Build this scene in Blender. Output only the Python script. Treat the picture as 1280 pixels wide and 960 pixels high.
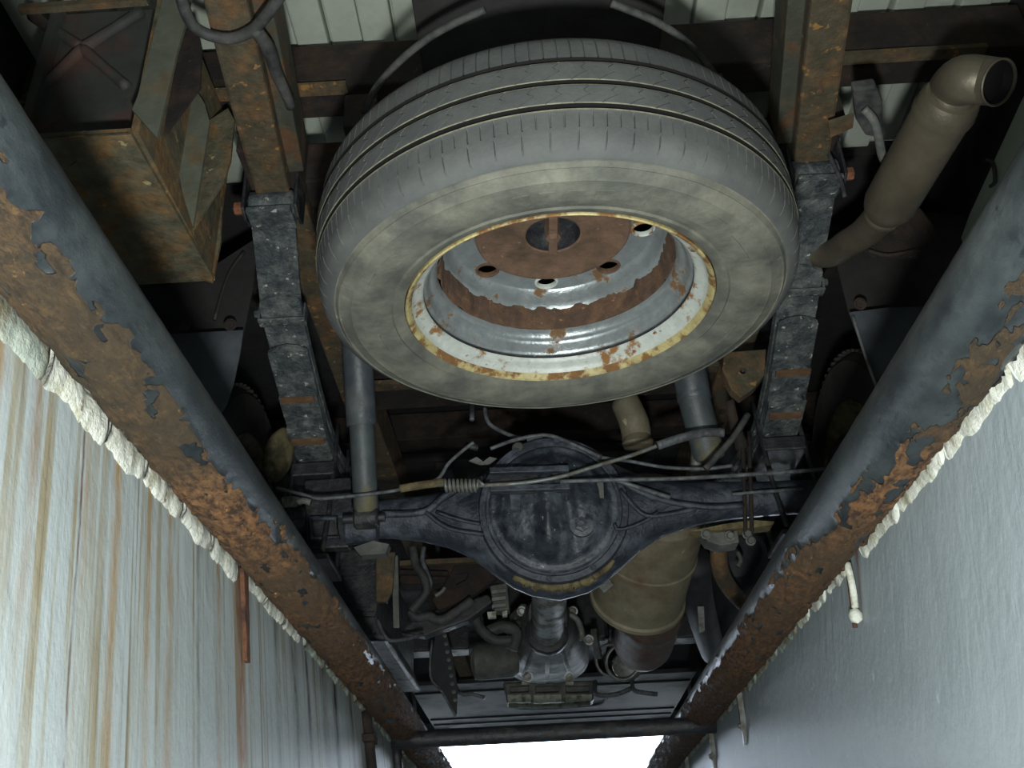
import bpy, math, random
from mathutils import Vector, Matrix, noise
random.seed(7)
PI = math.pi
sc = bpy.context.scene
COL = sc.collection
for o in list(bpy.data.objects): bpy.data.objects.remove(o)

# ------------------------------------------------------------------ camera
EYE = Vector((0, 0, -.47))                      # the pit's edge is at z = 0; the photographer stands in the pit
PITCH, YAW, ROLL, FPX = math.radians(29.236), math.radians(.717), math.radians(2.8), 1200.0
FW = Vector((-math.sin(YAW)*math.cos(PITCH), math.cos(YAW)*math.cos(PITCH), math.sin(PITCH)))
R0 = Vector((math.cos(YAW), math.sin(YAW), 0)); U0 = R0.cross(FW)
RT = R0*math.cos(ROLL) - U0*math.sin(ROLL)
UP = (R0*math.sin(ROLL) + U0*math.cos(ROLL))
cd = bpy.data.cameras.new('camera'); cam = bpy.data.objects.new('camera', cd); COL.objects.link(cam)
cd.sensor_width = 36; cd.lens = 36*FPX/1280; cd.clip_start = .01; cd.clip_end = 200
M = Matrix((RT, UP, -FW)).transposed().to_4x4(); M.translation = EYE
cam.matrix_world = M
sc.camera = cam

def at(px, py, x=None, y=None, z=None):
    "point in the world on the plane x, y or z = const that the photograph's pixel looks at"
    d = FW*FPX + RT*(px-640) + UP*(480-py)
    if z is not None: t = (z-EYE.z)/d.z
    elif y is not None: t = y/d.y
    else: t = x/d.x
    return EYE + d*t

# ------------------------------------------------------------------ sky, lamps, exposure
w = bpy.data.worlds.new('sky'); sc.world = w; w.use_nodes = True
bg = w.node_tree.nodes['Background']
bg.inputs[0].default_value = (.74, .86, 1.0, 1); bg.inputs[1].default_value = 14.0
def lamp(name, kind, loc, aim, energy, color, size=.1, **k):
    l = bpy.data.lights.new(name, kind); l.energy = energy; l.color = color
    if kind == 'AREA': l.shape = 'DISK'; l.size = size
    for a, v in k.items(): setattr(l, a, v)
    o = bpy.data.objects.new(name, l); COL.objects.link(o); o.location = loc
    o.rotation_euler = (Vector(aim)-Vector(loc)).to_track_quat('-Z', 'Y').to_euler()
    return o
lamp('inspection_lamp', 'AREA', (.0, .12, -.60), (0.03, 1.25, .50), 22, (.97, 1.0, .96), .06)
lamp('added_fill_light', 'AREA', (.02, -1.1, -.85), (0.03, 1.3, .45), 7, (.96, 1.0, .98), .45)  # unseen soft fill added behind the camera to even out the light
sc.view_settings.view_transform = 'Standard'; sc.view_settings.look = 'None'
sc.view_settings.gamma = 1; sc.view_settings.use_curve_mapping = False
sc.view_settings.exposure = 0.0

# ------------------------------------------------------------------ materials
def srgb(r, g, b):
    f = lambda c: (c/255/12.92) if c/255 <= .04045 else ((c/255+.055)/1.055)**2.4
    return (f(r), f(g), f(b), 1)
class N:
    def __init__(s, name):
        s.m = bpy.data.materials.new(name); s.m.use_nodes = True
        s.t = s.m.node_tree; s.b = s.t.nodes['Principled BSDF']
        s.tc = s.t.nodes.new('ShaderNodeTexCoord')
    def new(s, kind, **k):
        n = s.t.nodes.new('ShaderNode'+kind)
        for a, v in k.items(): setattr(n, a, v)
        return n
    def link(s, a, b): s.t.links.new(a, b)
    def noise(s, scale, stretch=(1,1,1), detail=6, rough=.6, off=(0,0,0)):
        mp = s.new('Mapping'); mp.inputs['Scale'].default_value = stretch; mp.inputs['Location'].default_value = off
        s.link(s.tc.outputs['Object'], mp.inputs[0])
        n = s.new('TexNoise'); n.inputs['Scale'].default_value = scale
        n.inputs['Detail'].default_value = detail; n.inputs['Roughness'].default_value = rough
        s.link(mp.outputs[0], n.inputs['Vector'])
        return n.outputs['Fac']
    def ramp(s, fac, lo, hi, a=(0,0,0,1), b=(1,1,1,1)):
        r = s.new('ValToRGB'); e = r.color_ramp.elements
        e[0].position = max(0, min(.99, lo)); e[1].position = max(.01, min(1, hi)); e[0].color = a; e[1].color = b
        s.link(fac, r.inputs[0]); return r.outputs[0]
    def mix(s, fac, a, b, mode='MIX'):
        m = s.new('Mix', data_type='RGBA', blend_type=mode)
        for sock, v in ((m.inputs[0], fac), (m.inputs[6], a), (m.inputs[7], b)):
            if isinstance(v, (tuple, float, int)): sock.default_value = v
            else: s.link(v, sock)
        return m.outputs[2]
    def math(s, op, a, b=None):
        m = s.new('Math', operation=op)
        for i, v in enumerate((a, b)):
            if v is None: continue
            if isinstance(v, (float, int)): m.inputs[i].default_value = v
            else: s.link(v, m.inputs[i])
        return m.outputs[0]
    def bump(s, h, dist, strength=1.0, prev=None):
        b = s.new('Bump'); b.inputs['Strength'].default_value = strength; b.inputs['Distance'].default_value = dist
        s.link(h, b.inputs['Height'])
        if prev: s.link(prev, b.inputs['Normal'])
        s.link(b.outputs[0], s.b.inputs['Normal']); return b.outputs[0]
    def out(s, col, rough=.7, metal=0.0):
        s.link(col, s.b.inputs['Base Color']) if not isinstance(col, tuple) else setattr(s.b.inputs['Base Color'], 'default_value', col)
        for nm, v in (('Roughness', rough), ('Metallic', metal)):
            if isinstance(v, (float, int)): s.b.inputs[nm].default_value = v
            else: s.link(v, s.b.inputs[nm])
        return s.m
def mat(name, base, alt=None, thr=.52, soft=.05, scale=14, rough=.6, arough=.9, metal=0.0, bump=.0015, bscale=90,
        speck=None, sthr=.66, sscale=70, stretch=(1,1,1), vary=.35):
    n = N(name); col = base; ro = rough; me = metal
    f1 = n.noise(scale, stretch, 8, .65)
    if alt:
        k = n.ramp(f1, thr-soft, thr+soft)
        col = n.mix(k, base, alt)
        ro = n.math('ADD', n.math('MULTIPLY', k, arough-rough), rough)
        if metal: me = n.math('MULTIPLY', n.math('SUBTRACT', 1.0, k), metal)
    v = n.noise(scale*2.7, stretch, 8, .7, (3, 5, 1))
    v = n.ramp(v, .3, .72, (1-vary,)*3+(1,), (1+vary*.6,)*3+(1,))
    col = n.mix(1.0, col, v, 'MULTIPLY')
    if speck:
        s = n.noise(sscale, stretch, 5, .6, (9, 2, 4))
        col = n.mix(n.ramp(s, sthr, sthr+.04), col, speck)
    fine = n.noise(bscale, stretch, 6, .7, (1, 1, 7))
    n.bump(fine, bump)
    return n.out(col, ro, me)

RUST = srgb(104, 72, 44)
m_frame = mat('rusty_frame_steel', srgb(82, 75, 58), srgb(112, 86, 58), .54, .08, 16, .75, bump=.003, speck=srgb(150,112,62), sthr=.62, sscale=40, vary=.5)
m_frame_paint = mat('old_chassis_paint', srgb(72, 74, 64), srgb(96, 70, 46), .56, .05, 12, .6, bump=.002)
m_darkrust = mat('dark_brown_rust', srgb(36, 31, 29), srgb(60, 46, 37), .55, .08, 14, .85, bump=.003, speck=srgb(110,90,50), sthr=.68)
m_box = mat('flaking_rusty_box_steel', srgb(94, 90, 72), srgb(124, 96, 60), .52, .07, 13, .7, bump=.004, bscale=55, speck=srgb(160,146,100), sthr=.66, sscale=45, vary=.6)
m_boxdark = mat('dark_rusty_plate', srgb(58, 60, 58), srgb(74, 54, 48), .55, .07, 8, .7, bump=.001)
m_olive = mat('olive_grey_plate', srgb(92, 96, 84), srgb(112, 88, 54), .58, .07, 9, .65, bump=.001)
m_under = mat('black_underseal_and_shade', srgb(44, 46, 50), srgb(66, 66, 64), .58, .08, 22, .38, .8, bump=.003, bscale=70, speck=srgb(105,110,112), sthr=.70, sscale=60, vary=.5)
m_axle = mat('oily_black_axle', srgb(50, 56, 66), srgb(80, 88, 98), .55, .08, 16, .32, .55, bump=.0035, bscale=80, speck=srgb(130,138,140), sthr=.71, sscale=50, vary=.6)
m_cover = mat('oily_diff_cover_paint', srgb(50, 56, 64), srgb(92, 100, 108), .57, .09, 13, .17, .4, bump=.003, bscale=70, speck=srgb(150,158,160), sthr=.68, sscale=60, vary=.6)
m_spring = mat('grimy_spring_steel', srgb(72, 80, 84), srgb(116, 122, 120), .54, .1, 26, .42, .8, bump=.009, bscale=60, speck=srgb(185,192,182), sthr=.635, sscale=60, vary=.6)
m_clip = mat('rusty_spring_band', srgb(96, 72, 52), srgb(112, 86, 62), .5, .1, 30, .8, bump=.002)
m_grease = mat('caked_grease', srgb(128, 118, 84), srgb(84, 74, 50), .5, .1, 25, .8, bump=.006, bscale=60)
m_rubber = mat('tread_rubber', srgb(76, 79, 79), srgb(88, 91, 89), .52, .12, 9, .72, .85, bump=.0008, bscale=150, vary=.18)
m_side = mat('dusty_sidewall_rubber', srgb(82, 84, 78), srgb(110, 110, 99), .5, .10, 11, .72, .85, bump=.0012, bscale=110, speck=srgb(132,134,120), sthr=.70, sscale=26, vary=.3)
m_edge = mat('dirt_on_groove_edges', srgb(126, 126, 104), srgb(104, 104, 92), .5, .1, 40, .85, bump=.0008)
m_oldtyre = mat('dark_tyre_rubber', srgb(42, 42, 44), srgb(58, 56, 52), .5, .1, 12, .8, bump=.001)
m_rim = mat('silver_rim_paint', srgb(150, 158, 160), srgb(104, 78, 50), .60, .03, 19, .28, .9, metal=.55, bump=.0012, bscale=70, speck=srgb(100,70,45), sthr=.70, sscale=48, vary=.25)
m_rimyel = mat('yellowed_rusty_rim_lip', srgb(172, 160, 112), srgb(116, 84, 48), .51, .04, 24, .5, .9, bump=.0018, bscale=70, vary=.35)
m_rimlip = mat('worn_rim_flange_paint', srgb(176, 182, 176), srgb(128, 92, 50), .565, .03, 18, .34, .9, bump=.0015, bscale=70, speck=srgb(110,70,36), sthr=.66, sscale=36, vary=.2)
m_rimrust = mat('rusty_weld_band', srgb(98, 72, 52), srgb(74, 56, 44), .5, .1, 26, .85, bump=.004, bscale=70, speck=srgb(140,104,70), sthr=.66)
m_dish = mat('rusty_carrier_plate', srgb(106, 82, 66), srgb(84, 66, 50), .5, .1, 12, .85, bump=.003, bscale=60, speck=srgb(140,108,84), sthr=.66, vary=.4)
m_exh = mat('aluminised_exhaust_steel', srgb(104, 98, 84), srgb(86, 78, 64), .52, .12, 8, .42, .75, metal=.45, bump=.0008, bscale=120, vary=.25)
m_exh2 = mat('weathered_silencer_steel', srgb(126, 120, 100), srgb(104, 86, 66), .60, .1, 7, .6, .85, bump=.0015, speck=srgb(170,160,130), sthr=.68, sscale=30)
m_exh3 = mat('heat_browned_steel', srgb(88, 76, 68), srgb(100, 72, 54), .5, .1, 12, .65, bump=.003, speck=srgb(120,116,110), sthr=.68, sscale=30)
m_bore = mat('soot_and_shade_black', (.004,.004,.004,1), bump=.0005)  # soot in the exhaust bore; elsewhere paints shade into grooves and holes
m_alu = mat('cast_aluminium', srgb(104, 106, 100), srgb(76, 78, 76), .52, .1, 10, .5, .75, metal=.3, bump=.002, speck=srgb(150,150,140), sthr=.70)
m_pan = mat('pale_oily_casting', srgb(168, 172, 156), srgb(96, 96, 84), .56, .08, 26, .45, .8, bump=.002)
m_plastic = mat('black_plastic', srgb(34, 36, 40), srgb(46, 48, 52), .58, .08, 10, .7, .9, bump=.0006)
m_flap = mat('dusty_mud_flap', srgb(56, 60, 66), srgb(76, 82, 88), .54, .1, 6, .55, .8, bump=.0008, vary=.25)
m_liner = mat('dusty_arch_liner_and_shade', srgb(44, 44, 44), srgb(36, 34, 34), .5, .1, 6, .6, bump=.001)
m_cable = mat('dusty_cable_sheath', srgb(100, 104, 108), srgb(64, 66, 70), .5, .1, 30, .5, bump=.0006)
m_steel = mat('bare_grey_steel', srgb(128, 132, 130), srgb(90, 84, 72), .55, .08, 25, .45, .8, metal=.4, bump=.001)
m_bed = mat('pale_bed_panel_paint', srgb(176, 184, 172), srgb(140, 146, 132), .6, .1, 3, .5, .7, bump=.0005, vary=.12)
m_hose = mat('black_rubber_hose', srgb(52, 54, 56), srgb(78, 78, 76), .52, .1, 30, .6, bump=.001)
m_shock = mat('grey_shock_paint', srgb(72, 80, 86), srgb(92, 96, 96), .55, .1, 10, .42, .7, bump=.001, speck=srgb(130,134,130), sthr=.70)
m_shockdust = mat('dirty_shock_body', srgb(74, 82, 84), srgb(104, 98, 72), .56, .07, 10, .5, .8, bump=.001)
m_yellow = mat('yellowed_wheel_paint', srgb(104, 98, 68), srgb(66, 58, 42), .52, .06, 16, .6, .85, bump=.002)
m_caulk = mat('white_flaking_mortar', srgb(214, 218, 208), srgb(172, 172, 150), .56, .08, 30, .8, bump=.006, bscale=50, speck=srgb(110,84,56), sthr=.68, sscale=26, vary=.2)
m_caulkg = mat('grimy_green_grey_mortar', srgb(150, 160, 150), srgb(110, 100, 76), .55, .08, 22, .8, bump=.006, bscale=50, vary=.3)
m_conc = mat('grey_concrete', srgb(150, 150, 145), srgb(128, 126, 118), .5, .15, 3, .85, bump=.002)
m_wallplain = mat('garage_wall_render', srgb(120, 120, 116), srgb(104, 104, 100), .5, .15, 2, .85, bump=.002)
m_strap = mat('orange_rust_strap', srgb(104, 68, 46), srgb(66, 44, 36), .5, .08, 30, .85, bump=.005, bscale=60)
m_orange = mat('orange_rust_bolt', srgb(140, 92, 66), srgb(104, 64, 44), .5, .1, 40, .85, bump=.002)

def wall_material(name, base, drips, stainc, amount, marks):
    n = N(name)
    sep = n.new('SeparateXYZ'); n.link(n.tc.outputs['Object'], sep.inputs[0])
    # vertical run-down streaks, thin and long
    s1 = n.noise(1.0, (8, 52, .7), 5, .55); s2 = n.noise(1.0, (8, 110, 1.2), 4, .5, (5, 5, 1)); s3 = n.noise(1.0, (7, 7, 1.6), 6, .6, (2, 8, 3))
    tone = n.noise(2.6, (1,1,1), 6, .6, (1, 4, 2))
    col = n.mix(n.ramp(tone, .35, .7), base, tuple(c*.86 for c in base[:3])+(1,))
    k = n.math('MULTIPLY', n.ramp(s1, .50, .60), n.ramp(s3, .36, .55))
    col = n.mix(n.math('MULTIPLY', k, amount), col, stainc)
    k2 = n.math('MULTIPLY', n.ramp(s2, .56, .66), n.ramp(s3, .40, .6))
    col = n.mix(n.math('MULTIPLY', k2, amount*.9), col, tuple(c*.55 for c in stainc[:3])+(1,))
    wob = n.math('MULTIPLY', n.math('SUBTRACT', n.noise(1.0, (3, 3, 9), 4, .6, (7, 7, 7)), .5), .012)
    for (y0, wd, z0, z1, c, a) in drips:     # individual drips: position along the wall, width, top and foot
        d = n.math('ABSOLUTE', n.math('SUBTRACT', n.math('ADD', sep.outputs[1], wob), y0))
        g = n.math('SUBTRACT', 1.0, n.math('MINIMUM', n.math('DIVIDE', d, wd), 1.0))
        zt = n.math('MINIMUM', n.math('MAXIMUM', n.math('DIVIDE', n.math('SUBTRACT', sep.outputs[2], z1), z0-z1), 0.0), 1.0)
        br = n.ramp(n.noise(1.0, (60, 60, 10), 4, .7, (y0, 1, 0)), .3, .6)
        g = n.math('MULTIPLY', n.math('MULTIPLY', g, zt), br)
        col = n.mix(n.math('MINIMUM', n.math('MULTIPLY', g, a), 1.0), col, c)
    if marks:
        mk = n.noise(26, (1, 1, .6), 5, .6, (3, 3, 3))
        col = n.mix(n.ramp(mk, .68, .72), col, marks)
    b = n.bump(n.noise(12, (1,1,.4), 6, .6), .004)
    n.bump(n.noise(70, (1,1,.7), 6, .6), .0012, prev=b)
    return n.out(col, .55)
BR = srgb(150, 120, 76); DK = srgb(92, 66, 42); GR = srgb(92, 92, 80)
drL = [(.62,.030,.0,-.55,srgb(150,112,60),1.2),(.70,.015,.0,-.4,srgb(130,100,60),1.),(.80,.008,-.05,-.6,BR,.8),(.87,.018,-.02,-.9,BR,1.1),(.96,.012,-.02,-.8,BR,1.1),
       (1.02,.02,-.02,-1.,BR,.9),(1.12,.010,-.03,-.8,GR,1.),(1.20,.014,-.03,-.9,BR,1.),(1.296,.030,-.04,-1.2,srgb(140,92,44),1.3),
       (1.50,.020,-.02,-.7,GR,1.),(1.62,.035,-.01,-.6,GR,1.3),(1.72,.02,-.01,-.7,srgb(70,68,58),1.4),(1.86,.04,-.01,-.6,GR,1.2),(1.97,.035,0,-.7,srgb(62,60,52),1.8),(2.15,.03,0,-.8,GR,1.2),(.79,.004,-.32,-.9,srgb(90,60,40),1.2)]
m_wallL = wall_material('streaked_white_pit_paint', srgb(172, 182, 183), drL, srgb(138,126,96), .85, None)
m_wallR = wall_material('pale_blue_grey_pit_paint', srgb(156, 167, 173), [(1.34,.012,-.03,-.16,srgb(120,80,60),1.2)], srgb(144,154,158), .12, srgb(184,192,196))

def rail_material():
    n = N('painted_pipe_with_flaking_rust')
    at_ = n.new('Attribute', attribute_name='rust'); k = n.ramp(at_.outputs['Fac'], .42, .58)
    fl = n.noise(44, (2.2, 1.1, 2.2), 8, .78); fl2 = n.noise(100, (1.5,.7,1.5), 6, .7, (3,3,3))
    big = n.noise(3.2, (1,1,1), 4, .6, (8,1,1))
    r = n.mix(n.ramp(fl, .42, .58), srgb(70, 50, 34), srgb(164, 122, 78))
    r = n.mix(n.ramp(big, .35, .62), srgb(98, 80, 56), r)
    r = n.mix(n.ramp(fl2, .64, .70), r, srgb(206, 162, 96))
    sep = n.new('SeparateXYZ'); n.link(n.tc.outputs['Object'], sep.inputs[0])
    yy = n.math('ADD', n.math('DIVIDE', sep.outputs[1], 4.0), n.math('MULTIPLY', n.math('SUBTRACT', big, .5), .12))
    cr = n.new('ValToRGB'); n.link(yy, cr.inputs[0]); el = cr.color_ramp.elements      # older brown scale near the camera end, fresher orange further on
    for i_, (p_, c_) in enumerate(((.12,(.50,.54,.52,1)),(.20,(.62,.64,.60,1)),(.25,(1.05,1.0,.98,1)),(.33,(1.12,1.0,.92,1)),(.42,(.80,.72,.66,1)),(.60,(.50,.44,.42,1)))):
        e_ = el[i_] if i_ < 2 else el.new(p_); e_.position = p_; e_.color = c_
    r = n.mix(1.0, r, cr.outputs[0], 'MULTIPLY')
    p = n.mix(n.ramp(n.noise(18, (1,.5,1), 7, .65, (4,2,1)), .4, .68), srgb(28, 33, 36), srgb(58, 64, 65))
    p = n.mix(n.ramp(n.noise(50, (1,.6,1), 5, .6, (1,9,1)), .64, .68), p, srgb(30, 34, 38))
    col = n.mix(k, p, r)
    b = n.bump(n.math('MULTIPLY', fl, k), .030)
    n.bump(n.noise(110, (1,.6,1), 6, .7), .0012, prev=b)
    return n.out(col, n.math('ADD', n.math('MULTIPLY', k, .42), .42))
m_rail = rail_material()

# ------------------------------------------------------------------ mesh helpers
class MB:
    def __init__(s): s.v = []; s.f = []; s.mi = []
    def face(s, idx, mi=0): s.f.append(idx); s.mi.append(mi)
    def box(s, c, size, rot=None, mi=0):
        c = Vector(c); b = len(s.v); hx, hy, hz = [q/2 for q in size]
        for dx, dy, dz in ((-1,-1,-1),(1,-1,-1),(1,1,-1),(-1,1,-1),(-1,-1,1),(1,-1,1),(1,1,1),(-1,1,1)):
            p = Vector((dx*hx, dy*hy, dz*hz)); p = (rot @ p) if rot else p
            s.v.append(c+p)
        for q in ((0,3,2,1),(4,5,6,7),(0,1,5,4),(1,2,6,5),(2,3,7,6),(3,0,4,7)): s.face([b+i for i in q], mi)
        return s
    def span(s, a, b_, mi=0):
        a = Vector(a); b_ = Vector(b_); return s.box((a+b_)/2, [abs(q) for q in (b_-a)], None, mi)
    def bar(s, a, b_, w_, t_, upv=(0,0,1), mi=0):
        a = Vector(a); b_ = Vector(b_); d = (b_-a); L = d.length; d.normalize()
        sx = d.cross(Vector(upv)).normalized(); sz = sx.cross(d)
        R = Matrix((sx, d, sz)).transposed(); return s.box((a+b_)/2, (w_, L, t_), R, mi)
    def slab(s, pts, off, mi=0):
        pts = [Vector(p) for p in pts]; off = Vector(off); b = len(s.v); n_ = len(pts)
        s.v += pts + [p+off for p in pts]
        s.face(list(range(b, b+n_)), mi); s.face(list(range(b+2*n_-1, b+n_-1, -1)), mi)
        for i in range(n_): j = (i+1) % n_; s.face([b+i, b+n_+i, b+n_+j, b+j], mi)
        return s
    def lathe(s, prof, o, axis, segs=48, caps=True, closed=False, mi=0, ref=None, sq=(1,1)):
        o = Vector(o); ax = Vector(axis).normalized()
        e1 = (Vector(ref) if ref else (Vector((0,0,1)) if abs(ax.z) < .9 else Vector((1,0,0))))
        e1 = (e1 - ax*e1.dot(ax)).normalized(); e2 = ax.cross(e1); b = len(s.v)
        for r, h in prof:
            for i in range(segs):
                a = 2*PI*i/segs; s.v.append(o + ax*h + e1*(r*math.cos(a)*sq[0]) + e2*(r*math.sin(a)*sq[1]))
        n_ = len(prof)
        for k in range(n_-1 if not closed else n_):
            k2 = (k+1) % n_
            for i in range(segs):
                j = (i+1) % segs
                s.face([b+k*segs+i, b+k*segs+j, b+k2*segs+j, b+k2*segs+i], mi[k] if isinstance(mi, list) else mi)
        if caps and not closed:
            for k in (0, n_-1):
                if prof[k][0] > 1e-4: s.face([b+k*segs+i for i in range(segs)], mi if not isinstance(mi, list) else mi[min(k, n_-2)])
        return s
    def tube(s, path, r, segs=10, sub=4, caps=True, mi=0, flat=1.0):
        P = [Vector(p) for p in path]; n_ = len(P)
        rr = list(r) if isinstance(r, (list, tuple)) else [r]*n_
        Q = []; RR = []
        if n_ > 2 and sub > 1:
            for i in range(n_-1):
                p0 = P[max(i-1,0)]; p1 = P[i]; p2 = P[i+1]; p3 = P[min(i+2, n_-1)]
                for k in range(sub):
                    t = k/sub; t2 = t*t; t3 = t2*t
                    Q.append(.5*((2*p1)+(p2-p0)*t+(2*p0-5*p1+4*p2-p3)*t2+(3*p1-p0-3*p2+p3)*t3)); RR.append(rr[i]*(1-t)+rr[i+1]*t)
            Q.append(P[-1]); RR.append(rr[-1])
        else: Q, RR = P, rr
        b = len(s.v); t0 = (Q[1]-Q[0]).normalized()
        e = Vector((0,0,1)) if abs(t0.z) < .9 else Vector((1,0,0)); e = (e-t0*e.dot(t0)).normalized()
        for i, q in enumerate(Q):
            t = (Q[min(i+1, len(Q)-1)]-Q[max(i-1,0)]).normalized(); e = (e-t*e.dot(t)).normalized(); g = t.cross(e)
            for k in range(segs):
                a = 2*PI*k/segs; s.v.append(q+e*(RR[i]*math.cos(a)*flat)+g*(RR[i]*math.sin(a)))
        for i in range(len(Q)-1):
            for k in range(segs):
                j = (k+1) % segs; s.face([b+i*segs+k, b+i*segs+j, b+(i+1)*segs+j, b+(i+1)*segs+k], mi)
        if caps: s.face([b+k for k in range(segs)][::-1], mi); s.face([b+(len(Q)-1)*segs+k for k in range(segs)], mi)
        return s
    def strip(s, path, wd, th, xf=None, mi=0):
        "flat bar swept along a y-z path; xf(y) gives its x centre"
        b = len(s.v); n_ = len(path)
        for i, (y, z) in enumerate(path):
            a = path[max(i-1,0)]; c = path[min(i+1,n_-1)]; d = Vector((0, c[0]-a[0], c[1]-a[1])).normalized(); nn = Vector((0, -d.z, d.y))
            x = xf(y)
            for sx, sn in ((-1,0),(1,0),(1,1),(-1,1)): s.v.append(Vector((x+sx*wd/2, y, z))+nn*(th*sn))
        for i in range(n_-1):
            for k in range(4):
                j = (k+1) % 4; s.face([b+i*4+k, b+i*4+j, b+(i+1)*4+j, b+(i+1)*4+k], mi)
        s.face([b+3, b+2, b+1, b], mi); e = b+(n_-1)*4; s.face([e, e+1, e+2, e+3], mi)
        return s
    def build(s, name, m, parent=None, smooth=False, bevel=0, loc=None, kind=None, sub=0):
        me = bpy.data.meshes.new(name); o = bpy.data.objects.new(name, me)
        off = Vector((0,0,0))
        if parent:
            r = parent
            while r: off += r.location; r = r.parent
        elif loc is not None: off = Vector(loc)
        else:
            n_ = max(1, len(s.v)); off = sum((v for v in s.v), Vector())/n_
        me.from_pydata([tuple(v-off) for v in s.v], [], s.f)
        for q in (m if isinstance(m, list) else [m]): me.materials.append(q)
        me.polygons.foreach_set('material_index', s.mi)
        if smooth: me.polygons.foreach_set('use_smooth', [True]*len(me.polygons))
        me.update(); COL.objects.link(o)
        if parent: o.parent = parent
        else: o.location = off
        if smooth == 'auto':
            try: me.set_sharp_from_angle(angle=math.radians(38))
            except Exception: pass
        if bevel:
            bm_ = o.modifiers.new('bevel', 'BEVEL'); bm_.width = bevel; bm_.segments = 2; bm_.limit_method = 'ANGLE'; bm_.angle_limit = .6
        if kind: o['kind'] = kind
        return o
def thing(name, label, cat, loc, group=None):
    o = bpy.data.objects.new(name, None); COL.objects.link(o); o.location = loc; o.empty_display_size = .05
    o['label'] = label; o['category'] = cat
    if group: o['group'] = group
    return o
def tag(o, label, cat, group=None):
    o['label'] = label; o['category'] = cat
    if group: o['group'] = group
    return o
def lab(o, l): o['label'] = l; return o
def bolt(parent, p, ax, r=.012, h=.010, m=None, name='bolt'):
    mb = MB(); mb.lathe([(r*1.35,0),(r*1.35,h*.25)], p, ax, 16); mb.lathe([(r,h*.25),(r,h),(r*.8,h*1.1)], p, ax, 6)
    return mb.build(name, m or m_orange, parent)
def lerp(a, b, t): return a+(b-a)*t
def pw(tab, x):
    if x <= tab[0][0]: return tab[0][1]
    for (x0, y0), (x1, y1) in zip(tab, tab[1:]):
        if x <= x1: return lerp(y0, y1, (x-x0)/(x1-x0))
    return tab[-1][1]

# ------------------------------------------------------------------ the setting: pit and garage
LX, RX, PZ = -.352, .411, -.015         # pipe kerbs of the pit
WL, WR = -.416, .468
def struct(name, mb, m, **k):
    o = mb.build(name, m, loc=(0,0,0), **k); o['kind'] = 'structure'; return o
def pit_wall(name, x, m, sgn):
    xb = x - sgn*1.738*.12      # the walls lean in a little towards the pit floor
    mb = MB(); mb.slab([(x,-1.6,-.012),(x+sgn*.12,-1.6,-.012),(x+sgn*.12,-1.6,-1.75),(xb,-1.6,-1.75)], (0,9.0,0)); return struct(name, mb, m)
pit_wall('wall_left', WL, m_wallL, -1); pit_wall('wall_right', WR, m_wallR, 1)
struct('wall_front', MB().span((WL-.12, 7.4, -1.75), (WR+.12, 7.52, 0)), m_conc)
struct('wall_back', MB().span((WL-.12, -1.72, -1.75), (WR+.12, -1.6, 0)), m_conc)
struct('floor', MB().span((WL-.12, -1.72, -1.85), (WR+.12, 7.52, -1.75)), m_conc)
fl = MB(); fl.span((-14, -4, -.16), (LX-.045, 30, 0)); fl.span((RX+.05, -4, -.16), (14, 30, 0)); fl.span((LX-.045, 7.53, -.16), (RX+.05, 30, 0)); fl.span((LX-.045, -4, -.16), (RX+.05, -1.73, 0))
# keep the ground slab clear of the pit walls
fl = MB(); fl.span((-14, -4, -.2), (WL-.121, 30, 0)); fl.span((WR+.121, -4, -.2), (14, 30, 0)); fl.span((WL-.12, 7.53, -.2), (WR+.12, 30, 0)); fl.span((WL-.12, -4, -.2), (WR+.12, -1.73, 0))
fl.span((WL-.12, -1.6, -.011), (LX-.04, 7.4, 0)); fl.span((RX+.045, -1.6, -.011), (WR+.12, 7.4, 0))
struct('floor', fl, m_conc)
g = MB(); g.span((-2.6, -3.2, 0), (-2.45, 6.3, 3)); struct('wall_garage_left', g, m_wallplain)
g = MB(); g.span((2.45, -3.2, 0), (2.6, 6.3, 3)); struct('wall_garage_right', g, m_wallplain)
g = MB(); g.span((-2.45, -3.2, 0), (2.45, -3.05, 3)); struct('wall_garage_back', g, m_wallplain)
g = MB(); g.span((-2.6, -3.2, 3), (2.6, 6.3, 3.12)); struct('ceiling', g, m_wallplain)
g = MB(); g.span((-2.45, 6.15, 2.4), (2.45, 6.3, 3)); g.span((-2.45, 6.15, 0), (-1.7, 6.3, 2.4)); g.span((1.7, 6.15, 0), (2.45, 6.3, 2.4)); struct('wall_garage_front', g, m_wallplain)

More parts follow.
